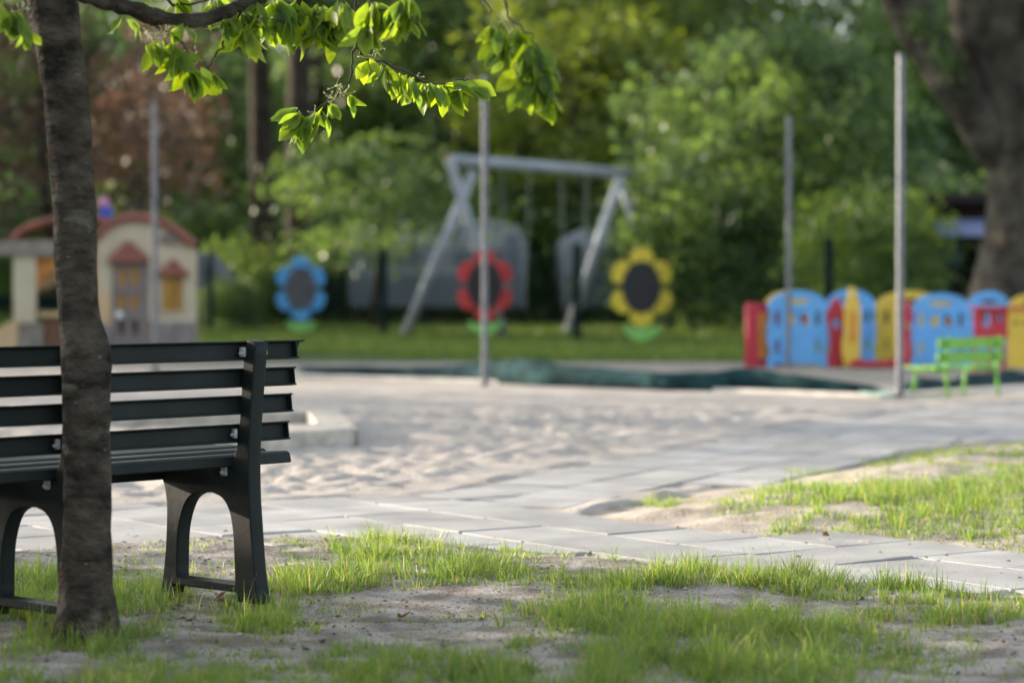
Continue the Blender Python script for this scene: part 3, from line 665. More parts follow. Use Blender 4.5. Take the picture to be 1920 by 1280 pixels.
def tr_door(c1, c2):
    def f(o, h, hgt, MF):
        sub(o, 'window_insert', [(-.115, hgt*.57), (-.04, hgt*.57), (-.04, hgt*.69), (-.07, hgt*.7), (-.11, hgt*.65)], c1, .03)
        sub(o, 'window_insert', ell(.09, hgt*.62, .03, .045, 14), c2, .03)
        sub(o, 'sign_plate', ell(0, hgt*.86, h*.4, .025, 16), c1, .03)
    return f
def tr_red(o, h, hgt, MF): sub(o, 'round_window', ell(0, hgt*.62, h*.38, h*.46, 16), M['blue'], .02)
def tr_slot(o, h, hgt, MF): sub(o, 'slot_panel', [(-h*.3, .1), (h*.3, .1), (h*.3, hgt*.85), (-h*.3, hgt*.85)], M['orange'], .085)
panel(1397, 1462, 568, M['red'], 29.0, R(25), 'red playpen panel with an orange strip at the left end of the row', 'side', trims=tr_slot)
panel(1432, 1520, 545, M['yellow'], 29.9, 0, 'yellow arched playpen panel behind the leftmost blue one', 'arch')
panel(1438, 1552, 545, M['blue'], 28.9, 0, 'bright blue arched playpen panel behind a steel post, leftmost of the blue ones', 'arch', trims=tr_door(M['yellow'], M['red']))
panel(1548, 1642, 543, M['blue'], 29.8, 0, 'blue arched playpen panel behind the red pointed and yellow pencil panels', 'arch')
panel(1549, 1586, 556, M['red'], 28.9, 0, 'red pointed playpen panel with a round blue window', 'point', trims=tr_red)
panel(1583, 1613, 538, M['yellow'], 28.7, R(10), 'yellow pencil shaped playpen panel beside the red pointed one', 'pencil', trims=lambda o, h, hgt, MF: sub(o, 'raised_strip', [(-h*.4, .3), (h*.4, .3), (h*.4, hgt*.7), (-h*.4, hgt*.7)], M['orange'], .075))
panel(1640, 1768, 545, M['yellow'], 29.9, 0, 'wide yellow arched playpen panel behind the tallest steel post', 'arch')
panel(1690, 1714, 562, M['red'], 28.9, R(20), 'narrow red pointed playpen panel just right of the tallest steel post', 'point')
panel(1708, 1820, 550, M['blue'], 28.9, 0, 'bright blue arched playpen panel with yellow windows behind the green bench', 'arch', trims=tr_door(M['yellow'], M['orange']))
panel(1814, 1894, 546, M['blue'], 29.8, 0, 'blue arched playpen panel behind the red table', 'arch')
panel(1888, 1990, 550, M['yellow'], 29.6, 0, 'yellow arched playpen panel at the right edge, behind the red table', 'arch')
# base rail
mb = MB(); a = W(1592, 688, 28.75); b_ = W(1692, 688, 28.75); mb.box(((a.x+b_.x)/2, 28.75, .05), (b_.x-a.x, .3, .07))
for q in (a.x+.1, b_.x-.1): mb.box((q, 28.75, .095), (.1, .2, .03))
tag(mb.build('floor_rail', M['red'], bevel=.02), 'low dark red plastic sill on the ground joining the yellow playpen panels', 'rail')
# red play table
g = W(1868, 640, 26.6); tb_ = empty('play_table', (g.x, 26.6, 0)); tag(tb_, 'dark red plastic play counter with a slatted yellow front at the right edge', 'play table')
def rect(a, b_, c, d): return [(a, b_), (c, b_), (c, d), (a, d)]
z_ = lambda py: W(960, py, 26.6).z
x_ = lambda px: W(px, 640, 26.6).x-g.x
sub(tb_, 'red_front', rect(x_(1826), z_(632), x_(1888), z_(577)), M['red'], .06, holes=[rect(x_(1842), z_(612), x_(1856), z_(587)), rect(x_(1866), z_(603), x_(1880), z_(590))])
sub(tb_, 'counter_top', rect(x_(1826), z_(580), x_(1990), z_(575)), M['red'], .4, y=.1)
for (ya, yb) in ((602, 583), (625, 610), (690, 632)): sub(tb_, 'yellow_slat', rect(x_(1889), z_(ya), x_(1985), z_(yb)), M['yellow'], .05)
for px_ in (1832, 1858, 1884, 1980): mb = MB(); mb.box((x_(px_), 0.1, z_(632)/2), (.035, .035, z_(632))); mb.build('leg', M['red'], tb_, bevel=.006)

# ------------------------------------------------------------ flower boards on the fence
def flower(px, py, Y, pm, cm, label):
    p = W(px, py, Y); o = empty('flower_board', (p.x, Y, p.z-.76), R(-8)); o.scale = (.91, 1, .95); o.location.z = p.z-.76*.95; tag(o, label, 'flower board', 'painted flower boards hung on the mesh fence')
    S_ = 1.10; cz = .64+.12
    for k in range(6):
        a = math.pi/2+k*math.pi/3; cx_, cz_ = .43*math.cos(a), cz+.52*math.sin(a)
        sub(o, 'petal', [(cx_+.22*math.cos(q)*math.cos(a-math.pi/2)-.17*math.sin(q)*math.sin(a-math.pi/2), cz_+.22*math.cos(q)*math.sin(a-math.pi/2)+.17*math.sin(q)*math.cos(a-math.pi/2)) for q in [2*math.pi*k_/22 for k_ in range(22)]], pm, .022, bev=.004)
    sub(o, 'disc', ell(0, cz, .355, .455, 36), cm, .028, y=-.026, bev=.004)
    lf = [(0, .0), (.1, .05), (.24, .12), (.33, .24), (.28, .27), (.12, .22), (0, .3), (-.12, .22), (-.28, .27), (-.33, .24), (-.24, .12), (-.1, .05)]
    sub(o, 'leaf', [(x*1.05, z*1.1-.22) for x, z in [tuple(q) for q in spline(lf+[lf[0]], 3)[:-1]]], M['leafgreen'], .02, y=.03, bev=.004)
flower(564, 541, 48.6, M['petalblue'], M['boardgrey'], 'blue flower board with a grey centre hung on the mesh fence')
flower(909, 535, 43.8, M['petalred'], M['board'], 'red flower board with a black centre behind a steel post')
flower(1203, 538, 40.3, M['petalyellow'], M['board'], 'yellow flower board with a black centre hung on the mesh fence')
# ------------------------------------------------------------ mesh fence
fe = empty('mesh_fence', (0, 0, 0)); tag(fe, 'dark green welded mesh fence crossing the lawn behind the flower boards', 'fence')
FP = [(-21.5, 72), (-17.8, 67), (-14.1, 62), (-10.3, 57), (-6.5, 52), (-2.5, 47), (1.13, 42), (4.85, 37), (8.6, 32)]
for (x, y) in FP:
    mb = MB(); mb.box((x, y, .84), (.11, .11, 1.72), -.93); mb.build('fence_post', M['fence'], fe, bevel=.01)
for (x0, y0), (x1, y1) in zip(FP[:-1], FP[1:]):
    mb = MB(); a = Vector((x0, y0, 0)); b_ = Vector((x1, y1, 0)); d = (b_-a).normalized(); L = (b_-a).length; an = math.atan2(d.y, d.x)
    for k in range(9): mb.box(((x0+x1)/2, (y0+y1)/2, .06+k*.195), (L-.13, .005, .005), an)
    nb_ = int(L/.1)
    for k in range(1, nb_):
        p = a+d*(.06+(L-.12)*k/nb_); mb.box((p.x, p.y, .84), (.006, .006, 1.62), an)
    mb.build('mesh_panel', M['fence'], fe)

# ------------------------------------------------------------ swing
sw = empty('swing_set', (0, 46, 0)); tag(sw, 'large grey swing frame with slanted pole legs behind the mesh fence', 'swing')
So = Vector((0, 46, 0))
Lt = W(848, 300, 44.6); Rt = W(1172, 325, 50.2)
mb = MB(); dd = (Rt-Lt).normalized(); mb.tube([Lt-dd*.1-So, Rt+dd*.15-So], .105, 14); mb.build('top_beam', M['swing'], sw, True)
mb = MB(); mb.tube([Lt-dd*.13-So, Lt-dd*.098-So], .085, 14); mb.build('beam_end', M['woodend'], sw)
for (top, foot) in ((W(888, 322, 45.2), G(755, 632)), (W(843, 300, 44.3), Vector((*W(946, 640, 45.6).xy, 0))), (W(1163, 332, 49.6), Vector((*W(1062, 622, 49.3).xy, 0))), (W(1160, 330, 50.4), Vector((*W(1258, 624, 50.8).xy, 0)))):
    top = Vector(top); foot = Vector(foot)
    if foot.y > 46 and foot.x < -1.5: foot = Vector((W(755, 630, 46.2).x, 46.2, 0))
    mb = MB(); mb.tube([top-So, foot-So-Vector((0, 0, .05))], [.085, .1], 12); mb.build('leg', M['swing'], sw, True)
chain_m = mat('chain', (.35, .36, .37), .5, 0, 1, 0, 1, .5, .6)
for (f0, f1) in ((.26, .42), (.60, .76)):
    pp = [Lt.lerp(Rt, f0), Lt.lerp(Rt, f1)]; seatz = .48
    st = MB(); c = (pp[0]+pp[1])/2; L = (pp[1]-pp[0]).length
    for p in pp:
        mb = MB(); q = Vector(p); k_ = 0
        e = Vector((c.x+(p.x-c.x)*.62, c.y+(p.y-c.y)*.62, seatz))
        n_ = 45
        for k_ in range(n_):
            s_, t_ = p.lerp(e, k_/n_)-So, p.lerp(e, (k_+.85)/n_)-So
            mb.box((s_+t_)/2, (.03 if k_ % 2 else .014, .014 if k_ % 2 else .03, (s_-t_).length))
        mb.build('chain', chain_m, sw)
    st.box((c-So)*1 - Vector((0, 0, c.z-seatz)), (.5, .2, .045), math.atan2(dd.y, dd.x)); st.build('swing_seat', M['tyre'], sw, bevel=.015)

# ------------------------------------------------------------ playhouse
HY = 34.0
ph = empty('playhouse', (W(190, 600, HY).x, HY, 0), R(7.5)); tag(ph, 'plastic playhouse with cream walls, red tiled roof and taupe door', 'playhouse')
hx = lambda px: W(px, 600, HY).x-ph.location.x
hz = lambda py: max(0, W(960, py, HY).z)
def hs(lst): return [(hx(a), hz(b_)) for a, b_ in lst]
arch = [(182, 450), (200, 430), (228, 416), (262, 412), (298, 420), (332, 438), (366, 466)]
sub(ph, 'wall', hs([(182, 700)]+arch+[(366, 700)]), M['cream'], .06, holes=[hs([(302, 584), (343, 584), (343, 518), (302, 518)])])
mb = MB()
for px_ in (183, 365): mb.box((hx(px_), .75, hz(470)/2), (.05, 1.4, hz(470)))
mb.box((hx(274), 1.42, hz(470)/2), (hx(365)-hx(183), .05, hz(470))); mb.build('side_wall', M['cream'], ph, bevel=.01)
# arched roof with tile ridges
def roofsheet(name, line, y0, y1, th, mat_, n=10, ribs=True):
    L = spline([hs([q])[0] for q in line], 6); mb = MB(); ny_ = 26
    V = []; m_ = len(L)
    for j in range(ny_+1):
        y = y0+(y1-y0)*j/ny_
        for i_, (x, z) in enumerate(L):
            V.append((x, y, z+.03*abs(math.sin(i_*1.1))+.012*(j % 3)))
    F = [(j*m_+i_, j*m_+i_+1, (j+1)*m_+i_+1, (j+1)*m_+i_) for j in range(ny_) for i_ in range(m_-1)]
    me = npmesh(name, np.array(V), np.array(F)); o = link(name, me, mat_, ph, True); s_ = o.modifiers.new('thickness', 'SOLIDIFY'); s_.thickness = th; s_.offset = -1
    return o
roofsheet('roof', [(176, 447), (198, 422), (228, 408), (262, 404), (298, 411), (334, 430), (368, 458)], -.14, 1.5, .10, M['rooftile'])
roofsheet('roof', [(18, 447), (40, 430), (75, 416), (110, 408), (150, 406), (190, 410), (215, 420)], .25, 1.6, .08, M['rooftile'])
# door
sub(ph, 'door', hs([(211, 700), (211, 492), (278, 492), (278, 700)]), M['taupe'], .05, y=-.05, holes=[hs(rect(*q)) for q in ((222, 535, 236, 502), (245, 535, 259, 502), (222, 580, 236, 552), (245, 580, 259, 552), (222, 626, 234, 600), (246, 626, 258, 600))])
dr = ph.children[-1]
for q in ((221, 581, 260, 501),): sub(dr, 'pane', hs(rect(*q)), M['amber'], .015, y=-.035)
sub(dr, 'lower_panel', hs(rect(220, 628, 260, 598)), M['darkhole'], .015, y=-.035)
mb = MB(); mb.tube([(hx(223), -.08, hz(591)), (hx(223), -.12, hz(591))], [.05, .06], 12); mb.build('handle', M['white'], dr, True)
sub(ph, 'door_canopy', hs([(204, 492), (208, 478), (222, 468), (236, 452), (248, 452), (262, 468), (276, 478), (281, 492)]), M['rooftile'], .22, y=-.13, bev=.02)
wf = sub(ph, 'window', hs(rect(298, 588, 347, 514)), M['cream'], .05, y=-.05, holes=[hs(rect(303, 583, 342, 519))])
for q in ((304, 582, 322, 520), (324, 582, 341, 520)): sub(wf, 'shutter', hs(rect(*q)), M['amber'], .03, y=-.035)
sub(ph, 'window_canopy', hs([(292, 516), (300, 506), (312, 498), (320, 486), (330, 488), (340, 500), (352, 508), (356, 516)]), M['rooftile'], .2, y=-.12, bev=.02)
def stonework(name, x0, y0, x1, y1, yy=-.05):
    mb = MB(); rows = 4; a, b_, c, d = hx(x0), hz(y0), hx(x1), hz(y1); rr = random.Random(int(x0))
    for k in range(rows):
        x = a; h_ = (d-b_)/rows
        while x < c-.01:
            w_ = min(rr.uniform(.1, .22), c-x); mb.box((x+w_/2, yy, b_+h_*(k+.5)), (w_-.01, .07+rr.uniform(0, .02), h_-.01)); x += w_
    return mb.build(name, M['stone'], ph, bevel=.012)
stonework('stone_base', 281, 700, 368, 602); stonework('stone_base', 184, 700, 209, 606)
sub(ph, 'gable_trim', hs([(300, 440), (318, 436), (342, 452), (330, 458), (300, 456)]), M['taupe'], .05, y=-.055)
sub(ph, 'wall_patch', hs([(184, 610), (209, 610), (209, 545), (184, 552)]), M['tan'], .02, y=-.035)
# porch wing on the left
sub(ph, 'porch_column', hs(rect(28, 606, 70, 480)), M['cream'], .26, y=.1, bev=.02)
stonework('stone_base', 34, 700, 82, 606, .08)
sub(ph, 'porch_beam', hs(rect(-70, 480, 106, 452)), M['porch'], .5, y=.15, bev=.02)
sub(ph, 'porch_arch', hs([(68, 520), (68, 482), (182, 482), (182, 700), (160, 700), (160, 540), (140, 512), (110, 505), (86, 512), (76, 530), (70, 545)]), M['orange'], .12, y=.3, bev=.01)
sub(ph, 'half_door', hs(rect(80, 700, 160, 592)), M['brown'], .06, y=.25); sub(ph, 'counter', hs(rect(-60, 580, 105, 556)), M['fence'], .3, y=.9)
sub(ph, 'sill', hs(rect(72, 594, 165, 584)), M['tan'], .18, y=.2)
sub(ph, 'ramp', hs([(-60, 700), (-60, 668), (-5, 622), (18, 604), (36, 604), (36, 700)]), M['tan'], .3, y=.0, bev=.02)
mb = MB(); mb.tube([(hx(196), .6, hz(415)), (hx(196), .6, hz(384))], [.1, .085], 12); ch = mb.build('chimney', M['chim'], ph, True)
mb = MB(); mb.tube([(hx(193), .6, hz(386)), (hx(192), .6, hz(376)), (hx(192), .6, hz(368))], [.085, .09, .05], 12); mb.build('chimney_cap', M['pink'], ch, True)
# back wall of the porch wing
sub(ph, 'wing_wall', hs([(30, 560), (30, 446), (182, 446), (182, 560), (110, 530)]), M['tan'], .04, y=1.2)

# ------------------------------------------------------------ vehicles, tent and hut behind the fence
def caravan(px0, px1, ytop, Y, label):
    s_ = Y/FPX; L = (px1-px0)*s_; h = W(960, ytop, Y).z; cx = W((px0+px1)/2, 600, Y).x
    o = empty('caravan', (cx, Y, 0), R(random.uniform(-4, 4))); tag(o, label, 'caravan', 'caravans parked behind the trees and fence')
    body = [(-L/2+.05, .45), (-L/2, 2.0), (-L/2+.12, h-.25), (-L/2+.5, h-.04), (-L/2+1.0, h), (L/2-.7, h), (L/2-.2, h-.12), (L/2, 2.0), (L/2, .45)]
    sub(o, 'body', [tuple(q) for q in body], M['caravan'], 2.1, y=1.0, bev=.06)
    sub(o, 'lower_band', rect(-L/2+.1, .45, L/2-.05, 1.25), M['caravanlow'], .03, y=-.07)
    for k in range(2):
        a = -L/2+.55+k*(L/2-.1); fr = sub(o, 'window', rect(a, 1.5, a+L*.3, 1.85), M['curtain'], .03, y=-.07)
    sub(o, 'door', rect(L/2-.55, .5, L/2-.15, h-.35), M['caravanlow'], .02, y=-.1)
    for q in (-.1,): mb = MB(); mb.tube([(q*L, .1, .33), (q*L, .32, .33)], .33, 20); mb.build('wheel', M['tyre'], o)
caravan(650, 985, 414, 60, 'white caravan with rounded roof behind the left swing legs')
caravan(1050, 1420, 428, 61, 'white caravan behind the right swing legs')
tn = empty('tent', (W(400, 600, 56).x, 56, 0)); tag(tn, 'pale grey ridge tent standing behind the fence beside the playhouse', 'tent')
s56 = 56/FPX
tri = [((px-400)*s56, max(0, W(960, py, 56).z)) for px, py in ((300, 640), (325, 530), (345, 470), (385, 476), (420, 515), (455, 565), (470, 640))]
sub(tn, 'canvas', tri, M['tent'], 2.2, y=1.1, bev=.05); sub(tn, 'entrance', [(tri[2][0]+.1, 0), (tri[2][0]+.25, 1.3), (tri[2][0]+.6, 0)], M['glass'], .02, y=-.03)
hy = 44; s44 = hy/FPX; hut = empty('wooden_hut', (W(1790, 600, hy).x, hy, 0)); tag(hut, 'dark brown wooden hut with a pale blue awning behind the big tree trunk', 'hut')
sub(hut, 'wall', rect(-110*s44, 0, 190*s44, W(960, 380, hy).z), M['hut'], .1, holes=[rect(-15*s44, .9, 40*s44, 1.75)])
mb = MB(); zr = W(960, 380, hy).z; mb.box((40*s44, 1.2, zr/2-.01), (2.9, .1, zr-.02))
for q in (-108*s44, 188*s44): mb.box((q, .62, zr/2-.01), (.1, 1.1, zr-.02))
mb.build('side_wall', M['hut'], hut)
mb = MB(); mb.box((40*s44, .6, W(960, 372, hy).z), (3.0, 1.9, .08), M=Matrix.Rotation(.12, 4, 'X')); mb.build('roof', M['hutroof'], hut, bevel=.02)
mb = MB(); mb.box((10*s44, -.35, W(960, 428, hy).z), (1.0, .7, .05), M=Matrix.Rotation(.45, 4, 'X')); mb.build('awning', M['awn'], hut, bevel=.01)
mb = MB(); mb.box((-8*s44, -.2, W(960, 470, hy).z), (.28, .06, .55)); mb.build('hanging_cloth', mat('blue_cloth', (.035, .045, .11), .8), hut, bevel=.01)

# ------------------------------------------------------------ trees
def quads(P, D, S_, asp, r):
    """leaf rhombs at P with random orientation, D long axis"""
    n = len(P); N = r.normal(size=(n, 3)); Sd = np.cross(D, N); Sd /= np.linalg.norm(Sd, axis=1)[:, None]+1e-9; D = D/(np.linalg.norm(D, axis=1)[:, None]+1e-9)
    S_ = S_[:, None]
    V = np.stack([P, P+D*S_*.5+Sd*S_*asp, P+D*S_, P+D*S_*.5-Sd*S_*asp], 1).reshape(-1, 3)
    return V, np.arange(4*n).reshape(-1, 4)
def crown_mesh(name, seed, rx, ry, rz, clumps, per, leaf, cr=.5, droop=.3, flat=.6, asp=.32, hollow=.45, shape=None):
    r = np.random.default_rng(seed); c = r.normal(size=(clumps, 3)); c /= np.linalg.norm(c, axis=1)[:, None]
    rad = (hollow+(1-hollow)*r.random(clumps)**.5)*(.82+.3*r.random(clumps)); c = c*rad[:, None]
    c[:, 2] = np.where(c[:, 2] < -.75, -c[:, 2], c[:, 2])
    C_ = c*np.array([rx, ry, rz]); csz = cr*(.6+.8*r.random(clumps)); ct = r.random(clumps)
    idx = np.repeat(np.arange(clumps), per); n = len(idx)
    off = r.normal(size=(n, 3))*np.array([1, 1, flat])*csz[idx][:, None]*.5
    P = C_[idx]+off; outw = off/(np.linalg.norm(off, axis=1)[:, None]+1e-6)
    P[:, 2] -= droop*(off[:, 0]**2+off[:, 1]**2)/np.maximum(csz[idx], .1)
    D = outw+r.normal(size=(n, 3))*.6; D[:, 2] -= droop
    V, F = quads(P, D, leaf*(.6+.8*r.random(n)), asp, r)
    me = npmesh(name, V, F); k = ct[idx]**1.5*1.05+r.random(n)*.3; t = np.stack([.5+.85*k, .55+.7*k, .7+.25*k], 1); vattr(me, 'tint', np.repeat(t, 4, 0)); return me
CR = {}
def crown(key, **k):
    if key not in CR: CR[key] = crown_mesh('crown', **k)
    return CR[key]
def trunk_mesh(seed, h, r0, rx, rz, cz, limbs=7, lean=.3):
    rr = random.Random(seed); mb = MB(); top = Vector((rr.gauss(0, lean), rr.gauss(0, lean), cz+rz*.5))
    P = [Vector((0, 0, -.1)), Vector((0, 0, .3))]+[Vector((top.x*t*t+rr.gauss(0, .05), top.y*t*t+rr.gauss(0, .05), .3+(top.z-.3)*t)) for t in (.25, .5, .75, 1)]
    mb.tube(P, [r0*1.35, r0*1.05, r0*.9, r0*.7, r0*.45, r0*.15], 12)
    for k in range(limbs):
        t = rr.uniform(.35, .9); z = .3+(top.z-.3)*t; a = rr.uniform(0, 6.28); b_ = Vector((top.x*t*t, top.y*t*t, z)); L = rx*rr.uniform(.5, .9)
        e = b_+Vector((math.cos(a)*L, math.sin(a)*L, rr.uniform(.2, .8)*L)); mb.tube([b_, b_.lerp(e, .5)+Vector((0, 0, -.08*L)), e], [r0*.4*(1.1-t*.6), r0*.25, r0*.06], 7)
    return mb.mesh('trunk')
TM = {}
def tree(name, px, Y, key, ck, cz, h, r0, fol, label, cat='tree', group=None, scale=1, rz=None, X=None, trunk=True, sq=(1, 1, 1)):
    x = X if X is not None else W(px, 500, Y).x
    t = empty(name, (x, Y, 0), rz if rz is not None else random.uniform(0, 6.28)); t.scale = (scale*sq[0], scale*sq[1], scale*sq[2]); tag(t, label, cat, group)
    me = crown(key, **ck); k2 = (key, fol)
    if k2 not in CR:
        m2 = me.copy(); m2.materials.clear(); m2.materials.append(FOL[fol]); CR[k2] = m2
    o = link('crown', CR[k2], None, t); o.location = (0, 0, cz)
    if trunk:
        tk = (key, h, r0, cz)
        if tk not in TM: TM[tk] = trunk_mesh(len(TM)+3, h, r0, ck['rx'], ck['rz'], cz)
        link('trunk', TM[tk], M['dtrunk'], t, True)
    return t
big = dict(seed=1, rx=4.2, ry=4.2, rz=4.6, clumps=230, per=60, leaf=.26, cr=1.0)
big2 = dict(seed=2, rx=3.6, ry=3.6, rz=5.4, clumps=210, per=60, leaf=.24, cr=.95)
loose = dict(seed=3, rx=3.8, ry=3.8, rz=4.4, clumps=120, per=60, leaf=.24, cr=.85)
sparse = dict(seed=13, rx=3.8, ry=3.8, rz=5.0, clumps=80, per=60, leaf=.26, cr=.85)
willow = dict(seed=4, rx=3.3, ry=3.0, rz=3.1, clumps=240, per=75, leaf=.2, cr=.75, droop=.7, hollow=.5)
bush = dict(seed=5, rx=1.6, ry=1.4, rz=1.4, clumps=90, per=70, leaf=.15, cr=.55, droop=.3, hollow=.3)
feather = dict(seed=6, rx=2.1, ry=1.8, rz=1.8, clumps=50, per=80, leaf=.16, cr=1.25, droop=.22, flat=.13, hollow=.35)
copper = dict(seed=8, rx=2.8, ry=2.4, rz=2.8, clumps=62, per=55, leaf=.17, cr=.7, hollow=.3)
# distinct shrubs and trees
tree('weeping_tree', 1440, 52, 'willow', willow, 3.3, 5, .2, 'mid', 'large round mid green tree with drooping foliage behind the playpen', sq=(1.05, 1, 1))
tree('leafy_shrub', 1630, 43, 'bush', bush, 1.5, 2, .06, 'light', 'light green bushy shrub between the two right hand steel posts', 'shrub', sq=(.92, .9, .95))
tree('leafy_shrub', 1300, 50, 'bush', bush, 1.5, 2, .06, 'mid', 'green shrub beside the yellow flower board, under the drooping tree', 'shrub', sq=(.95, 1, 1.1))
tree('feathery_tree', 700, 54, 'feather', feather, 3.0, 4, .09, 'feather', 'pale feathery green tree left of the swing frame', sq=(.95, 1, .95))
tree('copper_tree', 100, 46, 'copper', copper, 4.3, 6, .16, 'copper', 'copper leaved tree at the left behind the playhouse', sq=(1, 1, 1))
tree('copper_tree', 290, 58, 'copper', copper, 6.6, 8, .18, 'copper', 'second copper leaved tree, further back above the left steel post', scale=.8)
tree('sunny_tree', 1090, 66, 'loose', loose, 6.6, 9, .22, 'yellow', 'yellow green sunlit tree high behind the swing beam', sq=(1, 1, .9))
tree('sunny_tree', 1260, 70, 'loose', loose, 8.0, 11, .22, 'yellow', 'yellow green tree rising above the drooping tree', sq=(1, 1, .9))
tree('dark_trunk_tree', 492, 62, 'big2', big2, 12.8, 12, .34, 'dark', 'tall tree with dark straight trunk, left of the bench end twigs')
tree('dark_trunk_tree', 562, 60, 'big2', big2, 12.6, 12, .36, 'mid', 'tall tree with thick dark trunk above the blue flower board')
tree('dark_trunk_tree', 600, 74, 'big2', big2, 13, 12, .26, 'dark', 'slimmer dark trunked tree just right of the thick trunk')
# hedge of bushes behind the fence
for k, (px, Y, fol, s_) in enumerate([(-60, 60, 'dark', 1.4), (60, 52, 'mid', 1.2), (250, 64, 'mid', 1.3), (420, 66, 'mid', 1.2), (540, 64, 'dark', 1.1), (640, 66, 'mid', 1.3), (830, 66, 'light', 1.5), (980, 67, 'mid', 1.5), (1120, 67, 'light', 1.4), (1260, 62, 'dark', 1.5), (1370, 56, 'dark', 1.3), (1500, 54, 'dark', 1.3), (1640, 58, 'dark', 1.4), (1760, 56, 'dark', 1.4), (1880, 54, 'dark', 1.3), (2000, 52, 'mid', 1.3), (180, 58, 'light', 1.0), (460, 60, 'light', .8), (430, 53, 'mid', .45)]):
    tree('hedge_bush', px, Y, 'bush', bush, 1.3, 2, .05, fol, 'green undergrowth bush at the edge of the wood behind the fence', 'bush', 'undergrowth bushes along the wood edge', scale=s_, trunk=False)
# the wood
rr = random.Random(12)
for row, (Y, step, fols) in enumerate([(72, 150, ('mid', 'dark', 'light')), (84, 135, ('dark', 'mid', 'mid')), (98, 110, ('mid', 'light', 'dark')), (112, 120, ('dark', 'mid', 'light'))]):
    px = -220+row*40
    while px < 2150:
        if not (row < 2 and 370 < px < 690):
            gap = 1280 < px < 1760 or 180 < px < 380
            key = 'sparse' if gap else rr.choice(['big', 'big2', 'loose', 'loose']); ck = dict(big=big, big2=big2, loose=loose, sparse=sparse)[key]
            cz = rr.uniform(4.4, 6.2) if row < 2 else rr.uniform(5, 8.5)
            if gap: cz = min(cz, 6.6)
            tree('woodland_tree', px+rr.uniform(-40, 40), Y+rr.uniform(-4, 4), key, ck, round(cz), 9, .25, rr.choice(fols), 'tall leafy tree in the dense wood behind the playground', 'tree', 'trees of the wood behind the playground', scale=rr.uniform(.9, 1.2))
        px += step*rr.uniform(.8, 1.2)
# big old tree at the right
OY = 33
oak = empty('old_tree', (W(1905, 600, OY).x, OY, 0)); tag(oak, 'massive old tree with forked dark trunk at the right edge', 'tree')
Lo = oak.location
def otube(name, pp, mat_, n=18, rough=.06):
    P = spline([(*(W(a, b_, Y)-Lo), r_*OY/FPX) for a, b_, Y, r_ in pp], 6); mb = MB(); mb.tube([q[:3] for q in P], [q[3] for q in P], n); me = mb.mesh(name)
    for v in me.vertices:
        q = v.co; f = float(fbm(np.array(q.x*3+q.y*2), np.array(q.z*1.2), .5, 3, 2)); v.co = q+Vector((q.x*0, 0, 0))+Vector((f-.5, f-.5, 0))*rough*2
    return link(name, me, mat_, oak, True)
otube('trunk', [(1935, 690, OY, 165), (1932, 600, OY, 130), (1932, 520, OY, 108), (1932, 430, OY, 88), (1935, 330, OY, 84), (1930, 240, OY, 92), (1918, 140, OY, 102), (1900, 40, OY, 112), (1890, -60, OY, 108), (1870, -250, OY, 85), (1890, -600, OY, 55)], M['oak'])
otube('limb', [(1905, 340, OY, 30), (1872, 280, OY-.1, 42), (1828, 208, OY-.2, 45), (1780, 142, OY-.3, 42), (1735, 75, OY-.3, 41), (1692, -5, OY-.4, 40), (1640, -120, OY-.5, 38), (1560, -300, OY-.5, 28)], M['oak'])
otube('limb', [(1960, 120, OY, 50), (2080, -60, OY, 40), (2250, -250, OY, 28)], M['oak'])
# moss clumps on the limb
def mossy():
    r = np.random.default_rng(5); P = []
    for (px, py, Y) in ((1760, 95, 32.4), (1775, 115, 32.4), (1788, 135, 32.45), (1745, 55, 32.35), (1800, 150, 32.5), (1722, 40, 32.3)):
        c = np.array(W(px, py, Y)-Lo); P.append(c+r.normal(size=(150, 3))*np.array([.09, .08, .1]))
    P = np.vstack(P); V, F = quads(P, r.normal(size=P.shape), .04+.03*r.random(len(P)), .4, r); me = npmesh('moss', V, F); vattr(me, 'tint', np.ones((len(V), 3))); link('moss', me, FOL['mid'], oak)
mossy()
oc = crown_mesh('crown', 31, 6.5, 6, 4.2, 330, 60, .2, cr=1.1); o = link('crown', oc, FOL['mid'], oak); o.location = (.3, .5, 10.4)
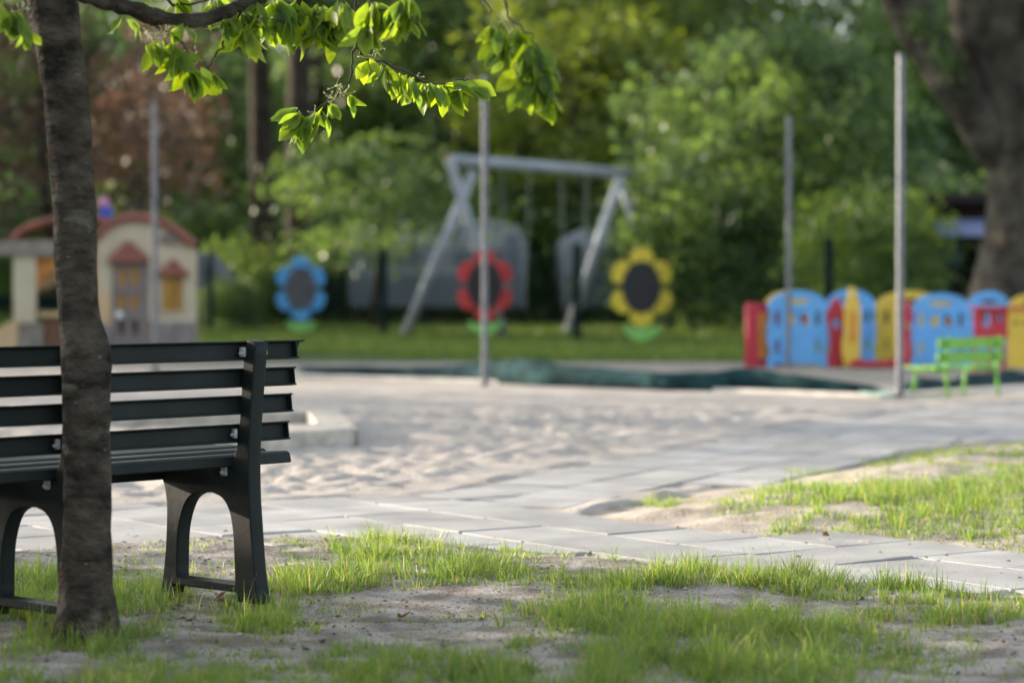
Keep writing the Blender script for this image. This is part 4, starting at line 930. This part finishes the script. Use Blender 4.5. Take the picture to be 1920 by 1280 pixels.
# shade trees to the left, outside the picture, casting the dappled shade
SH = [(2.6, 19, 'big', 3.4, 1.0), (-4, 20, 'big', 3.6, 1.0), (5.4, 17, 'screen', 1.7, .6), (14.2, 24, 'screen', 4.2, .8), (17.2, 24, 'screen', 4.4, .85), (22.9, 31, 'screen', 4.6, .62),
      (26.6, 32, 'big', 5.0, 1.0), (32.0, 36, 'big2', 6.0, 1.15), (38.5, 42, 'big', 4.8, 1.1)]
screen = dict(seed=41, rx=3.0, ry=3.0, rz=3.4, clumps=70, per=40, leaf=.22, cr=.8)
for k, (q, t_, key, cz, s_) in enumerate(SH):
    hx_, hy_ = math.sin(SUN_AZ), math.cos(SUN_AZ)
    x = q*hy_+t_*hx_; y = -q*hx_+t_*hy_
    tree('shade_tree', 0, y, key, dict(big=big, big2=big2, screen=screen)[key], cz, 8, .2, 'mid', 'leafy tree beyond the left edge shading the playground', 'tree', 'trees beyond the left edge', scale=s_, X=x, rz=k*1.3)
# dead leaves
def dead(px, py, L, m_, label):
    g = G(px, py); z = float(H(np.array([g.x]), np.array([g.y]))[0])
    me = leaf_mesh('dead_leaf', [(Vector((0, 0, .01)), Vector((random.gauss(0, 1), random.gauss(0, 1), .25)), Vector((.3, -.5, 1)), L, (1, 1, 1), -.3), (Vector((.01, .01, .008)), Vector((random.gauss(0, 1), random.gauss(0, 1), .5)), Vector((.6, -.3, .6)), L*.8, (1, 1, 1), .5)])
    o = link('dead_leaf', me, m_, smooth=True); o.location = (g.x, g.y, z); tag(o, label, 'dead leaf')
dead(1290, 1168, .05, M['paleleaf'], 'pale curled dead leaf lying in the foreground grass')
dead(748, 1152, .06, M['deadleaf'], 'dark brown curled dead leaf on bare soil in the centre foreground')
dead(1545, 1003, .05, M['deadleaf'], 'reddish brown dead leaf on sand at the path edge by the sunlit grass')
dead(400, 1122, .05, M['deadleaf'], 'brown dead leaf on the soil under the dark bench')
dead(50, 1160, .05, M['deadleaf'], 'brown dead leaf in the grass left of the cherry trunk')
